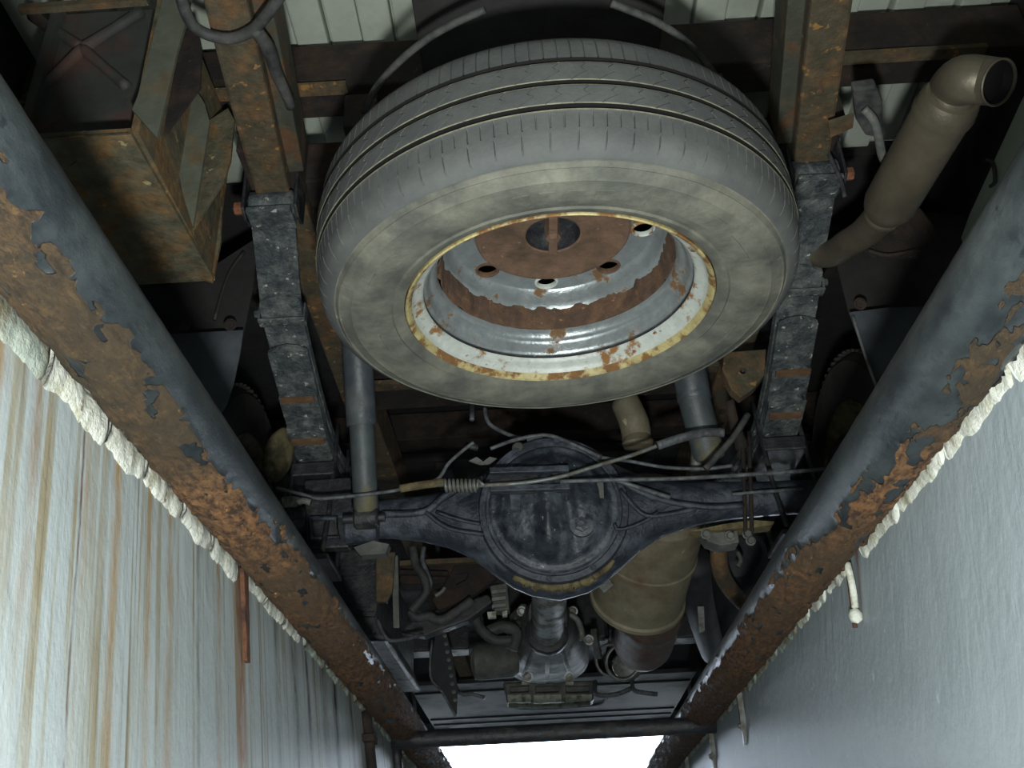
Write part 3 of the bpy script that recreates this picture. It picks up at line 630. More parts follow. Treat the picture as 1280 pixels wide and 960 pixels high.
# ------------------------------------------------------------------ leaf springs
main = [(1.40,.712),(1.45,.693),(1.5,.674),(1.6,.640),(1.7,.607),(1.8,.580),(1.9,.558),(2.0,.544),(2.1,.540),(2.25,.552),(2.45,.585),(2.7,.64)]
def path(y0, y1, off):
    ys = [y0] + [y for y in [1.45,1.5,1.55,1.6,1.65,1.7,1.75,1.8,1.85,1.9,1.95,2.0,2.05,2.1,2.15,2.2,2.3,2.4,2.5,2.6] if y0 < y < y1] + [y1]
    return [(y, pw(main, y)-off) for y in ys]
for s_, lb in ((-1, 'grimy leaf spring pack left of the spare wheel'), (1, 'grimy leaf spring pack right of the spare wheel')):
    xf = (lambda y: pw([(1.4,-.452),(1.6,-.480),(2.1,-.492),(2.7,-.492)], y)) if s_ < 0 else (lambda y: pw([(1.4,.568),(1.6,.570),(2.1,.590),(2.7,.590)], y))
    t = thing('leaf_spring', lb, 'leaf spring', (xf(2.05), 2.05, .47))
    wd = .084
    for (ya, yb, off, th) in ((1.42,2.65,0,.011),(1.585,2.5,.012,.011),(1.685,2.4,.036,.011),(1.80,2.3,.048,.011),(1.885,2.22,.060,.011)):
        mb = MB(); mb.strip(path(ya, yb, off), wd, th, xf)
        if ya > 1.5:   # rounded, turned-down leaf end
            c = Vector((xf(ya), ya, pw(main, ya)-off)); mb.slab([c+Vector((-wd/2,0,0)), c+Vector((-wd/4,-.010,.003)), c+Vector((0,-.014,.004)), c+Vector((wd/4,-.010,.003)), c+Vector((wd/2,0,0))], (0,.001,.011))
        mb.build('leaf', m_spring, t, bevel=.002)
    mb = MB(); mb.strip(path(1.69, 2.05, .026), wd*.8, .014, xf); mb.build('spacer', m_under, t)
    # rolled eye
    ye_, ze_ = 1.405, .728
    MB().lathe([(.026,-wd/2),(.030,-wd/2+.003),(.030,wd/2-.003),(.026,wd/2)], (xf(1.4), ye_, ze_), (1,0,0), 28).build('spring_eye', m_spring, t, 'auto')
    MB().span((xf(1.4)-wd/2, 1.37, .692), (xf(1.4)+wd/2, 1.43, .704)).build('eye_wrap', m_spring, t, bevel=.003)
    for q in (-1, 1):
        MB().slab([(xf(1.4)+q*.049-.003, 1.375, .705), (xf(1.4)+q*.049-.003, 1.40, .695), (xf(1.4)+q*.049-.003, 1.435, .705), (xf(1.4)+q*.049-.003, 1.44, .80), (xf(1.4)+q*.049-.003, 1.37, .80)], (.006,0,0)).build('shackle_plate', m_under, t, bevel=.002)
    bolt(t, (xf(1.4)+s_*.052, ye_, ze_), (s_,0,0), .013, .020, m_orange)
    bolt(t, (xf(1.5), 1.49, pw(main,1.49)-.001), (0,-.3,-1), .008, .004, m_spring, 'rivet')
    # clip round the leaves and rusty bands
    mb = MB(); y = 1.625; z = pw(main, y)
    mb.box((xf(y), y, z-.018), (wd+.012, .026, .005)); mb.box((xf(y)-wd/2-.004, y, z), (.004,.024,.036)); mb.box((xf(y)+wd/2+.004, y, z), (.004,.024,.036)); mb.build('spring_clip', m_spring, t, bevel=.001)
    bolt(t, (xf(y)+s_*(wd/2+.006), y, z+.004), (s_,0,0), .008, .01, m_spring)
    for y, m_ in ((1.80, m_clip), (1.93, m_clip)):
        MB().box((xf(y), y, pw(main, y)-(.053 if y < 1.85 else .063)), (wd*.86, .018, .005), Matrix.Rotation(-.2, 3, 'X')).build('leaf_band', m_, t)
    # seat with plate and U-bolts on the axle
    MB().span((xf(2.1)-.05, 2.0, .44), (xf(2.1)+.05, 2.2, .474)).build('spring_seat', m_under, t, bevel=.004)
    for q in (-1, 1):
        for yq in (2.03, 2.17):
            MB().tube([(xf(2.1)+q*.047, yq, .58), (xf(2.1)+q*.047, yq-.04, .36), (xf(2.1)+q*.047, yq-.09, .235)], .006, 8).build('u_bolt', m_under, t, True)
    MB().span((xf(2.1)-.06, 1.94, .218), (xf(2.1)+.06, 2.10, .23)).build('bottom_plate', m_under, t, bevel=.002)

# ------------------------------------------------------------------ rear axle
AY, AZ = 2.03, .335
ax = thing('rear_axle', 'oily black rear axle with a round differential in its middle', 'axle', (.05, AY, .2))
CX = .055
def hh(x):   # half height of the banjo housing
    return pw([(0,.172),(.06,.166),(.10,.150),(.14,.124),(.18,.094),(.23,.068),(.30,.052),(.40,.042),(.50,.038),(.66,.037)], abs(x))
mb = MB(); xs = [-.66+.02*i for i in range(67)]; segs = 36; b = 0
for x in xs:
    h = hh(x); d = pw([(0,.075),(.12,.070),(.25,.052),(.4,.042),(.66,.037)], abs(x)); cz = AZ - pw([(0,.035),(.2,.012),(.35,0)], abs(x))
    for k in range(segs):
        a = 2*PI*k/segs; mb.v.append(Vector((CX+x, AY+d*math.cos(a), cz+h*math.sin(a))))
for i in range(len(xs)-1):
    for k in range(segs): j = (k+1) % segs; mb.face([i*segs+k, (i+1)*segs+k, (i+1)*segs+j, i*segs+j])
mb.face(list(range(segs))); mb.face([(len(xs)-1)*segs+k for k in range(segs)])
mb.build('axle_housing', m_axle, ax, smooth=True)
DC = at(692, 636, y=AY-.06)
FD = Vector((0, -1, -.10)).normalized()
MB().lathe([(.166,-.06),(.166,.0),(.162,.008),(.150,.010),(.147,.006),(.143,.006)], DC, FD, 72, caps=False).build('flange_ring', m_axle, ax, 'auto')
e1 = Vector((1,0,0)); e2 = FD.cross(e1)
mb = MB(); nr, na = 30, 96
for i in range(nr+1):
    r = .145*i/nr; base = pw([(0,.062),(.03,.061),(.06,.057),(.09,.046),(.112,.030),(.122,.016),(.128,.010),(.137,.011),(.142,.008),(.145,.0)], r)
    k_ = max(0, min(1, (.125-r)/.03))
    for j in range(na):
        a = 2*PI*j/na; X = r*math.cos(a); Z = -r*math.sin(a)*(1 if e2.z < 0 else -1)
        h = base + k_*(.020*math.exp(-((X+.016)/.020)**2)*(1 if Z < .06 else .4) - .020*math.exp(-((X-.030+.12*Z)/.013)**2) + .003*noise.fractal(Vector((X*22, Z*22, 3)), .8, 2.1, 4))
        mb.v.append(DC + e1*X + e2*(r*math.sin(a)) + FD*h)
for i in range(nr):
    for j in range(na):
        j2 = (j+1) % na; mb.face([i*na+j, i*na+j2, (i+1)*na+j2, (i+1)*na+j])
cov = mb.build('differential_cover', m_cover, ax, True)
rr = lambda px, py, d=.055: at(px, py, y=DC.y-d)
MB().lathe([(.026,-.01),(.026,.004),(.021,.006)], rr(727,656,.040), FD, 28).build('filler_boss', m_cover, cov, 'auto')
MB().lathe([(.016,0),(.016,.008),(.009,.009),(.008,.006),(.0005,.006)], rr(727,656,.046), FD, 6).build('filler_plug', m_cover, cov)
e1 = Vector((1,0,0)); e2 = FD.cross(e1)
for k in range(10):
    a = 2*PI*(k+.3)/10; p = DC + e1*(.155*math.cos(a)) + e2*(.155*math.sin(a)) + FD*.008
    bolt(ax, p, FD, .006, .006, m_axle)
# raised edge ribs and webs of the arms
def rib(pix, y, r=.006, m_=None, nm='rib'): return MB().tube([at(p[0], p[1], y=y) for p in pix], r, 8).build(nm, m_ or m_axle, ax, True)
rib([(478,643),(530,640),(556,620),(588,603),(604,598)], AY-.075, .008); rib([(532,640),(560,660),(604,668)], AY-.08, .005)
rib([(545,640),(575,650),(600,655)], AY-.082, .004); rib([(772,598),(800,615),(840,628),(888,634),(930,632)], AY-.078, .007); rib([(775,612),(800,640),(822,645),(870,636)], AY-.08, .005)
rib([(768,655),(775,662),(805,652),(822,640)], AY-.08, .004)
MB().slab([at(p[0], p[1], y=AY-.055) for p in ((535,640),(588,606),(604,600),(604,668),(560,660))], (0,.02,0)).build('web', m_axle, ax)
MB().slab([at(p[0], p[1], y=AY-.055) for p in ((772,600),(800,617),(840,630),(805,652),(775,664))], (0,.02,0)).build('web', m_axle, ax)
# grease on the lower lip
mb = MB(); PG = []; RG = []
for k in range(60):
    a = math.radians(lerp(236, 316, k/59)); q = noise.fractal(Vector((k*.35, 2, 5)), .8, 2.2, 4)
    PG.append(DC + Vector((.170*math.cos(a), .028+.010*q, .170*math.sin(a)+.002))); RG.append(.007+.006*q+.004*math.sin(k/59*PI))
mb.tube(PG, [max(.003, r_) for r_ in RG], 12, 1, flat=.8)
o = mb.build('caked_grease', m_grease, ax, True); lab(o, 'yellowish caked grease on the bottom lip')
# brackets on the axle: left square loop, shock mount, right bracket cluster
mb = MB(); q = [at(p[0], p[1], y=AY-.06) for p in ((388,648),(420,648),(424,672),(390,674))]
mb.tube(q+[q[0]], .006, 8, sub=1); mb.build('square_bracket', m_axle, ax, True)
MB().slab([at(p[0], p[1], y=AY-.04) for p in ((380,600),(438,596),(440,640),(436,684),(382,686))], (0,.03,0)).build('seat_plate', m_under, ax, bevel=.004)
MB().lathe([(.028,-.035),(.032,-.03),(.032,.03),(.028,.035)], at(452,662,y=AY-.06), (1,0,0), 22).build('shock_mount', m_axle, ax, 'auto')
MB().slab([at(p[0], p[1], y=AY-.07) for p in ((442,684),(466,676),(486,680),(482,692),(450,694))], (0,.03,.0)).build('mount_foot', m_alu, ax)
MB().slab([at(p[0], p[1], y=AY-.07) for p in ((862,664),(905,655),(940,650),(968,652),(966,656),(936,660),(880,664))], (0,.04,0)).build('brake_pipe_bracket', m_grease, ax)
MB().slab([at(p[0], p[1], y=AY-.055) for p in ((876,664),(898,660),(922,660),(924,678),(902,682),(884,676))], (0,.05,0)).build('clamp_block', m_alu, ax, bevel=.002)
for p in ((882,668),(912,670),(934,668),(938,676)): bolt(ax, at(p[0], p[1], y=AY-.075), (0,-1,-.2), .008, .012, m_alu)
for dx in (0, 8): MB().tube([at(928+dx,540,y=AY-.05), at(930+dx,600,y=AY-.075), at(932+dx,668,y=AY-.08)], .0045, 8).build('u_bolt', m_darkrust, ax, True)
MB().span((CX-.66,AY-.05,AZ-.05),(CX-.64,AY+.05,AZ+.05)).build('end_flange', m_under, ax)
MB().tube([at(870,565,y=1.97), at(870,590,y=1.98)], .012, 10).build('stub', m_alu, ax, True)
MB().slab([at(p[0], p[1], y=AY-.10) for p in ((712,602),(728,602),(728,624),(714,626))], (0,.02,0)).build('tab', m_under, ax)
MB().slab([at(p[0], p[1], y=AY-.10) for p in ((736,606),(754,602),(755,622),(740,624))], (0,.02,0)).build('tab', m_alu, ax)
MB().slab([at(p[0], p[1], y=AY-.12) for p in ((637,616),(650,616),(650,637),(639,637))], (0,.015,0)).build('tab', m_axle, ax)

# brake cables and springs
def cable(pix, y, r, label, m_=None, nm='brake_cable', cat='cable', extra=None):
    P = [at(p[0], p[1], y=(y if len(p) < 3 else p[2])) for p in pix]
    o = MB().tube(P, r, 8, 5).build(nm, m_ or m_cable, smooth=True); return tag(o, label, cat)
CY = 1.87
t = thing('cable_equaliser', 'dark channel bracket across the top of the differential', 'bracket', at(660, 600, y=CY+.02))
q0, q1 = at(612, 600, y=CY+.012), at(712, 597, y=CY+.012)
MB().bar(q0+Vector((0,0,.020)), q1+Vector((0,0,.020)), .014, .014).build('upper_flange', m_axle, t, bevel=.002)
MB().bar(q0-Vector((0,0,.022)), q1-Vector((0,0,.022)), .014, .014).build('lower_flange', m_axle, t, bevel=.002)
MB().bar(q0+Vector((0,.02,0)), q1+Vector((0,.02,0)), .006, .05).build('back_plate', m_under, t)
cable([(598,607),(650,604),(700,596),(750,581),(790,569),(830,554)], CY, .0045, 'pale brake cable rising rightwards from the bracket over the differential', m_steel)
cable([(700,602),(760,600),(850,598),(940,593),(1000,589),(1035,586)], CY-.01, .0045, 'long straight brake cable running right, just above the axle tube')
cable([(822,557),(850,548),(880,541),(905,541)], CY-.02, .010, 'thick grey ribbed cable sleeve beside the right shock absorber', m_cable)
cable([(613,561),(640,551),(668,545),(690,545),(720,557),(750,571)], CY+.05, .0045, 'arched grey hose over the top of the differential', m_cable, 'breather_hose', 'hose')
cable([(752,572),(790,577),(830,584),(880,586),(915,582)], CY+.05, .004, 'thin dark line drooping right from the arched hose', m_cable, 'brake_line')
cable([(935,518),(918,545),(898,568),(882,586)], CY-.05, .007, 'black hose slanting down beside the right leaf spring', m_hose, 'brake_hose', 'hose')
cable([(345,610),(378,618),(400,623),(450,619),(500,612),(545,600),(560,580),(580,562),(592,553)], CY, .004, 'thin brake cable running left from the axle centre to the left wheel')
cable([(500,611),(530,606),(556,603)], CY-.005, .009, 'beige cable sleeve left of the coil spring', m_grease, 'cable_sleeve', 'sleeve')
cable([(915,618),(950,615),(1005,611)], 1.95, .004, 'short brake pipe lying along the right axle tube', m_cable, 'brake_pipe', 'pipe')
cable([(770,600),(800,610),(838,622)], 1.93, .005, 'short pale line resting on the right arm of the differential', m_cable, 'brake_pipe', 'pipe')
cable([(590,480,2.22),(590,510,2.02),(590,525,1.99)], 1.99, .006, 'short vertical pipe stub just below the tyre, left one', m_cable, 'pipe_stub', 'pipe')
cable([(606,510),(612,530),(640,545),(655,548)], 1.99, .005, 'curved thin hose hanging below the tyre', m_cable, 'vent_hose', 'hose')
def coil(pa, pb, y, R, r, turns, label):
    A = at(pa[0], pa[1], y=y); B = at(pb[0], pb[1], y=y); d = (B-A); L = d.length; d.normalize(); e = Vector((0,0,1)); e = (e-d*e.dot(d)).normalized(); g_ = d.cross(e)
    n_ = turns*12; P = [A+d*(L*i/n_)+e*(R*math.cos(2*PI*i/12))+g_*(R*math.sin(2*PI*i/12)) for i in range(n_+1)]
    P = [A-d*.015]+P+[B+d*.015]
    return tag(MB().tube(P, r, 6, 1).build('return_spring', m_steel, smooth=True), label, 'spring')
coil((556,607),(597,607), CY-.01, .012, .0035, 8, 'small pale coil spring on the cable left of the differential')
coil((354,628),(370,627), CY-.03, .009, .003, 6, 'small coil spring by the left wheel, next to the left kerb pipe')
cable([(372,628),(380,626),(388,628)], CY-.03, .007, 'small pale cable fitting at the left wheel', m_steel, 'cable_fitting', 'fitting')
t = thing('load_valve', 'pale metal valve block between the tyre and the differential', 'valve', at(660,560,y=1.98))
MB().slab([at(p[0], p[1], y=1.97) for p in ((658,545),(678,544),(680,574),(662,576))], (0,.03,0)).build('valve_body', m_alu, t, bevel=.002)
MB().lathe([(.014,0),(.014,.02),(.01,.024)], at(648,564,y=1.97), (0,-1,0), 12).build('valve_cap', m_alu, t, 'auto')
MB().slab([at(p[0], p[1], y=1.98) for p in ((680,546),(715,556),(712,572),(682,574))], (0,.03,0)).build('valve_bracket', m_under, t)
t = thing('cable_guide', 'small bright bent metal guide left of the differential top', 'bracket', at(602,575,y=1.95))
MB().slab([at(p[0], p[1], y=1.95) for p in ((586,576),(596,571),(604,577),(612,571),(621,573),(612,580),(600,581))], (0,.004,0)).build('plate', m_steel, t)
MB().tube([at(580,556,y=1.95), at(598,560,y=1.95)], .008, 8).build('pivot', m_under, t, True)

# ------------------------------------------------------------------ shock absorbers
def shock(top, mid, bot, y, r1, r2, label, eye=True):
    t = thing('shock_absorber', label, 'shock absorber', at(bot[0], bot[1], y=y[2]))
    A, B_, C_ = at(top[0], top[1], y=y[0]), at(mid[0], mid[1], y=y[1]), at(bot[0], bot[1], y=y[2])
    d = (B_-A).normalized(); L = (B_-A).length
    MB().lathe([(r1*.5,-.01),(r1,0),(r1,L),(r1*.96,L+.002),(r1*.8,L)], A, d, 32).build('dust_cover', m_shock, t, 'auto')
    d2 = (C_-B_).normalized(); L2 = (C_-B_).length
    MB().lathe([(r2,-.02),(r2,L2-.012),(r2*.9,L2-.004),(r2*.6,L2)], B_, d2, 28).build('damper_body', m_shockdust, t, 'auto')
    if eye:
        MB().lathe([(.020,-.026),(.024,-.022),(.024,.022),(.020,.026)], C_+d2*.01, (1,0,0), 22).build('lower_eye', m_under, t, 'auto')
        MB().lathe([(.010,-.05),(.010,.04)], C_+d2*.01, (1,0,0), 12).build('mounting_bolt', m_under, t, 'auto')
    return t
shock((445,410), (452,531), (458,642), (1.78,1.86,1.93), .033, .027, 'grey shock absorber between the left leaf spring and the tyre')
shock((858,440), (868,500), (888,576), (1.90,1.92,1.97), .038, .036, 'dark grey shock absorber below the tyre at right', False)

# ------------------------------------------------------------------ road wheels
def road_wheel(xin, s_, label):
    t = thing('road_wheel', label, 'wheel', (xin+s_*.1, 2.05, 0))
    o = (xin, 2.05, .335)
    prof = [(.215,.02),(.225,.004),(.25,-.002),(.285,-.004),(.305,.0),(.31,-.001),(.320,.010),(.330,.024)]
    for c in (.045,.085,.125,.165): prof += [(.335,c-.006),(.328,c-.003),(.328,c+.003),(.335,c+.006)]
    prof += [(.330,.186),(.300,.205),(.25,.206),(.215,.19)]
    MB().lathe(prof, o, (s_,0,0), 96, caps=False).build('tyre', m_oldtyre, t, 'auto')
    MB().lathe([(.222,.010),(.222,.004),(.218,.004),(.208,.016),(.195,.03),(.185,.09),(.18,.14),(.06,.15),(.0005,.15)], o, (s_,0,0), 72, caps=False).build('rim', m_yellow, t, 'auto')
    MB().lathe([(.03,-.04),(.08,-.035),(.135,-.02),(.142,-.01),(.142,.06)], o, (s_,0,0), 64, caps=True).build('brake_backplate', m_darkrust, t, 'auto')
    mb = MB()   # transverse tread lugs
    for k in range(72):
        a = 2*PI*k/72; 
        for c in (.020,.172):
            p = Vector((xin+s_*c, 2.05+.333*math.cos(a), .335+.333*math.sin(a)))
            if .333*math.sin(a) < -.33: continue
            mb.box(p, (.022, .010, .006), Matrix.Rotation(a-PI/2, 3, 'X'))
    mb.build('tread_lugs', m_oldtyre, t, kind='stuff')
    return t
road_wheel(-.635, -1, 'dark rear tyre with yellowed rim showing behind the left leaf spring')
road_wheel(.735, 1, 'dark rear tyre in shadow behind the right leaf spring')
# yellowed balance/hub edge beside the left spring
tag(MB().lathe([(.0005,.016),(.03,.014),(.060,.006),(.066,0),(.060,-.012)], at(350,568,y=1.93), (.88,-.42,-.22), 40, caps=False, sq=(1.0,.62), ref=(0,.1,1)).build('drum_hub_cover', m_yellow, smooth=True), 'yellowish dished cover beside the foot of the left leaf spring', 'cover')

# ------------------------------------------------------------------ mud flaps and liners
def flap(side, liner, flp, y, labs):
    o1 = MB().slab([at(p[0], p[1], y=y+.05) for p in liner], (0,.006,0)).build('arch_liner', m_liner, bevel=.001); tag(o1, labs[0], 'arch liner')
    t = thing('mud_flap', labs[1], 'mud flap', at(flp[2][0], flp[2][1], y=y))
    # slightly curved sheet
    MB().slab([at(p[0], p[1], y=y) for p in flp], (0,.005,0)).build('rubber_sheet', m_flap, t, bevel=.001)
    return t
t = flap(-1, [(120,300),(270,330),(322,296),(316,360),(304,416),(200,422),(120,400)], [(100,420),(200,418),(304,412),(300,440),(292,478),(283,505),(268,530),(200,540),(100,500)], 1.53,
     ('dark arch liner below the rusty box, left side', 'blue-grey left mud flap hanging behind the left kerb pipe'))
for p in ((230,407),(288,406)): bolt(t, at(p[0], p[1], y=1.53), (0,-1,-.3), .009, .006, m_darkrust)
MB().tube([at(268,400,y=1.57), at(285,345,y=1.57), at(305,315,y=1.57)], .004, 6).build('crease', m_liner, t, True)
t = flap(1, [(1046,330),(1080,300),(1130,262),(1205,270),(1215,330),(1190,400),(1062,392)], [(1062,390),(1110,384),(1200,382),(1240,440),(1150,540),(1108,515),(1098,492),(1080,440)], 1.53,
     ('dark arch liner right of the right leaf spring', 'blue-grey right mud flap tapering to a point behind the right kerb pipe'))
bolt(t, at(1075, 380, y=1.53), (0,-1,-.3), .009, .006, m_darkrust)
MB().tube([at(1066,395,y=1.525), at(1080,440,y=1.525), at(1100,496,y=1.525)], .003, 6).build('edge_bead', m_steel, t, True)
t = thing('heat_shield', 'dark brown crumpled shield below the tail pipe', 'shield', at(1140,300,y=1.5))
MB().slab([at(p[0], p[1], y=1.46) for p in ((1070,300),(1110,262),(1150,258),(1175,290),(1150,318),(1095,316))], (0,.02,0)).build('plate', m_darkrust, t, bevel=.004)
MB().tube([at(1085,313,y=1.45), at(1110,319,y=1.45), at(1150,312,y=1.45)], .004, 6).build('edge', m_darkrust, t, True)

# ------------------------------------------------------------------ exhaust tail at the right
ex = thing('tail_pipe', 'grey-brown exhaust tail pipe with silencer at upper right', 'exhaust', at(1150,200,z=.57))
def zpt(px, py, z): return at(px, py, z=z)
p1, p2 = zpt(1186,128,.575), zpt(1108,262,.575)
d = (p2-p1).normalized(); L = (p2-p1).length
sil = MB().lathe([(.030,-.018),(.040,-.014),(.0445,-.004),(.046,.012),(.0445,.03),(.0445,L-.02),(.040,L-.002),(.031,L+.012)], p1, d, 40, caps=False).build('silencer', m_exh, ex, 'auto')
MB().lathe([(.0465,.006),(.0475,.014),(.0465,.024)], p1, d, 40, caps=False).build('seam_band', m_exh, sil, 'auto')
pa = p1-d*.016
mouth = zpt(1248,103,.53)
md = ((EYE-mouth).normalized()*.72+Vector((.62,.05,-.1))).normalized()
elb = MB().tube([p1, pa, zpt(1191,112,.592), mouth-md*.045+Vector((-.012,0,.0)), mouth-md*.02, mouth], [.034,.034,.036,.035,.0335,.0325], 28, 6, caps=False).build('elbow', m_exh, ex, True)
MB().lathe([(.0325,-.002),(.0335,.001),(.0325,.003),(.0305,.002),(.0300,-.001),(.0300,-.018),(.0005,-.018)], mouth, md, 36, caps=False, mi=[0,0,0,0,1,1]).build('mouth_rim', [m_exh, m_bore], ex, 'auto')
q = p2+d*.008
MB().tube([p2-d*.01, q, zpt(1082,290,.60), zpt(1060,304,.62), zpt(1030,318,.66), (.52,1.62,.74), (.46,1.9,.74)], [.032,.031,.028,.027,.027,.027,.027], 26, 6).build('inlet_pipe', m_exh, ex, True)
MB().lathe([(.030,0),(.032,.004),(.032,.012),(.029,.016)], p2+d*.010, d, 30, caps=False).build('seam_band', m_exh, ex, 'auto')
# hanger
hg = thing('exhaust_hanger', 'dark rubber hanger with a bent grey rod left of the tail pipe', 'hanger', at(1090,150,z=.64))
MB().slab([zpt(1066,112,.66), zpt(1095,108,.66), zpt(1104,128,.66), zpt(1102,152,.66), zpt(1096,172,.66), zpt(1082,170,.66), zpt(1070,150,.66)], (0,0,.02)).build('rubber_block', m_hose, hg, bevel=.004)
MB().tube([zpt(1080,136,.655), zpt(1092,150,.645), zpt(1098,170,.64), zpt(1103,195,.635), zpt(1112,207,.632), zpt(1124,216,.63)], [.007,.0075,.0075,.0075,.008,.0085], 10).build('rod', m_steel, hg, True)
MB().slab([zpt(1036,155,.70), zpt(1068,145,.70), zpt(1066,160,.70), zpt(1038,172,.70)], (0,0,.008)).build('arm', m_frame, hg)
cable([(1034,188),(1044,210),(1052,228),(1056,246)], 1.36, .004, 'thin dark wire dropping beside the right shackle bolt', m_hose, 'wire', 'wire')

# hoses at the top
P = [zpt(*p, .715) for p in ((222,-30),(228,2),(240,30),(262,44),(290,48),(315,38),(332,20),(352,-8))]
t = thing('looped_hose', 'black hose looped under the left chassis rail at the top', 'hose', P[4])
MB().tube(P, .009, 10).build('hose', m_hose, t, True)
MB().tube([zpt(318,36,.713), zpt(335,60,.72), zpt(346,92,.73), zpt(355,112,.73), zpt(364,134,.73)], [.010,.011,.010,.009,.008], 10).build('hose_tail', m_hose, t, True)
for pp, lb in (([(455,140),(470,110),(500,76),(535,48),(570,28),(606,12)], 'dirty hoop cable curving over the tyre, left half'), ([(764,4),(790,14),(820,27),(850,46),(876,70),(896,98)], 'dirty hoop cable curving over the tyre, right half')):
    tag(MB().tube([zpt(p[0], p[1], .62) for p in pp], .0055, 8).build('hoop_cable', m_hose, smooth=True), lb, 'cable')

# ------------------------------------------------------------------ gearbox, shaft, front silencer, tank
dsf = thing('drive_shaft', 'grey drive shaft running forward from the differential', 'drive shaft', at(690,760,y=2.5))
S0, S1 = Vector((.055, 2.12, .33)), at(684, 792, y=3.0)
dd = (S1-S0).normalized(); LL = (S1-S0).length
MB().lathe([(.050,0),(.050,LL)], S0, dd, 30).build('shaft_tube', m_steel, dsf, 'auto')
MB().lathe([(.054,-.03),(.064,-.025),(.068,-.01),(.068,.01),(.060,.02)], S1, dd, 36, caps=True).build('slip_seal', m_under, dsf, 'auto')
gb = thing('gearbox', 'dull aluminium gearbox at the front end of the drive shaft', 'gearbox', at(690,830,y=3.4))
G0 = S1+dd*.0
mb = MB(); segs = 40
sec = [(2.98,24,797,.13),(3.06,30,806,.15),(3.15,38,818,.17),(3.28,44,832,.2),(3.42,49,842,.22),(3.60,52,850,.24),(3.80,54,853,.26),(4.05,54,855,.28)]
for yy, hw, pb, ht in sec:
    cb = at(686, pb, y=yy); wx = (at(686+hw, pb, y=yy)-cb).length
    for k in range(segs):
        a = 2*PI*k/segs; cx = abs(math.cos(a))**.75*math.copysign(1, math.cos(a)); cz = abs(math.sin(a))**.75*math.copysign(1, math.sin(a))
        mb.v.append(Vector((cb.x+wx*cx, yy, cb.z+ht/2+ht/2*cz)))
for i in range(len(sec)-1):
    for k in range(segs): j = (k+1) % segs; mb.face([i*segs+k, i*segs+j, (i+1)*segs+j, (i+1)*segs+k])
mb.face(list(range(segs))); mb.face([(len(sec)-1)*segs+k for k in range(segs)])
mb.build('casing', m_alu, gb, 'auto')
for px in (668, 684, 700):
    MB().tube([at(px,806,y=3.05), at(px+(px-684)*.5,830,y=3.2), at(px+(px-684)*.9,846,y=3.42)], .007, 8).build('cooling_rib', m_alu, gb, True)
for p in ((652,764),(640,790),(736,800),(660,846),(712,846),(716,764)): bolt(gb, at(p[0], p[1], y=3.08), (0,-1,-.3), .012, .014, m_steel)
MB().tube([at(712,768,y=3.05), at(722,775,y=3.05), at(727,790,y=3.08), at(727,800,y=3.08)], .010, 8).build('lever', m_steel, gb, True)
for a_, b_ in (((648,780),(640,815)),((742,790),(748,820)),((655,760),(640,775))):
    MB().bar(at(*a_, y=3.1), at(*b_, y=3.2), .02, .03).build('casing_lug', m_alu, gb, bevel=.003)
pn = thing('oil_pan', 'pale slotted casting of the oil pan above the daylight', 'oil pan', at(686,880,y=4.1))
yq = 4.1
MB().slab([at(p[0], p[1], y=yq+.03) for p in ((628,852),(744,850),(742,876),(634,880))], (0,.10,.0)).build('pan_body', m_alu, pn, bevel=.01)
for xa, xb in ((634,664),(666,702),(704,740)):
    MB().slab([at(p[0], p[1], y=yq) for p in ((xa,868),(xb,867),(xb,877),(xa+1,879))], (0,.03,0)).build('pan_panel', m_pan, pn, bevel=.004)
    MB().slab([at(p[0], p[1], y=yq) for p in ((xa+3,858),(xb-3,857),(xb-3,864),(xa+3,865))], (0,.03,0)).build('pan_panel', m_alu, pn, bevel=.004)
MB().tube([at(636,882,y=yq-.01), at(686,883,y=yq-.01), at(738,879,y=yq-.01)], .010, 8).build('pan_lip', m_pan, pn, True)
for p in ((657,854),(686,853),(712,854)): MB().slab([at(p[0]-5,p[1]-2,y=yq-.02), at(p[0]+5,p[1]-2,y=yq-.02), at(p[0]+5,p[1]+2,y=yq-.02), at(p[0]-5,p[1]+2,y=yq-.02)], (0,.02,0)).build('fin', m_pan, pn)

fs = thing('front_silencer', 'large beige exhaust silencer below the right arm of the axle', 'exhaust', at(810,700,y=2.4))
F0, F1 = at(822, 632, y=2.33), at(795, 752, y=2.66)
d = (F1-F0).normalized(); L = (F1-F0).length
MB().lathe([(.10,-.02),(.128,0),(.130,.02),(.130,L*.42),(.1335,L*.43),(.1335,L*.47),(.130,L*.48),(.128,L-.035),(.134,L-.030),(.134,L-.018),(.120,L-.006),(.07,L+.004)], F0, d, 56).build('silencer_drum', m_exh2, fs, 'auto')
F2, F3 = at(815, 755, y=2.75), at(801, 812, y=3.20)
d = (F2-F3).normalized(); L = (F3-F2).length; d = -d
MB().lathe([(.05,-.12),(.075,-.10),(.092,-.04),(.096,0),(.096,.06),(.099,.07),(.096,.08),(.096,L-.10),(.082,L-.03),(.05,L+.01)], F2, d, 44).build('catalytic_converter', m_exh3, fs, 'auto')
for k in range(9):
    a = random.uniform(3.6, 5.6); h = random.uniform(.05, L-.15)
    e = Vector((1,0,0)); g_ = d.cross(e).normalized()
    MB().lathe([(.001,.004),(.010,.002),(.012,-.003)], F2+d*h+e*(.097*math.cos(a))+g_*(.097*math.sin(a)), (math.cos(a),-.2,math.sin(a)), 10).build('rust_blister', m_exh3, fs, True)
cc = at(778, 828, y=3.3)
MB().lathe([(.056,-.01),(.062,0),(.056,.01),(.050,0)], cc, (.2,-1,-.35), 32, closed=True).build('clamp_ring', m_steel, fs, True)
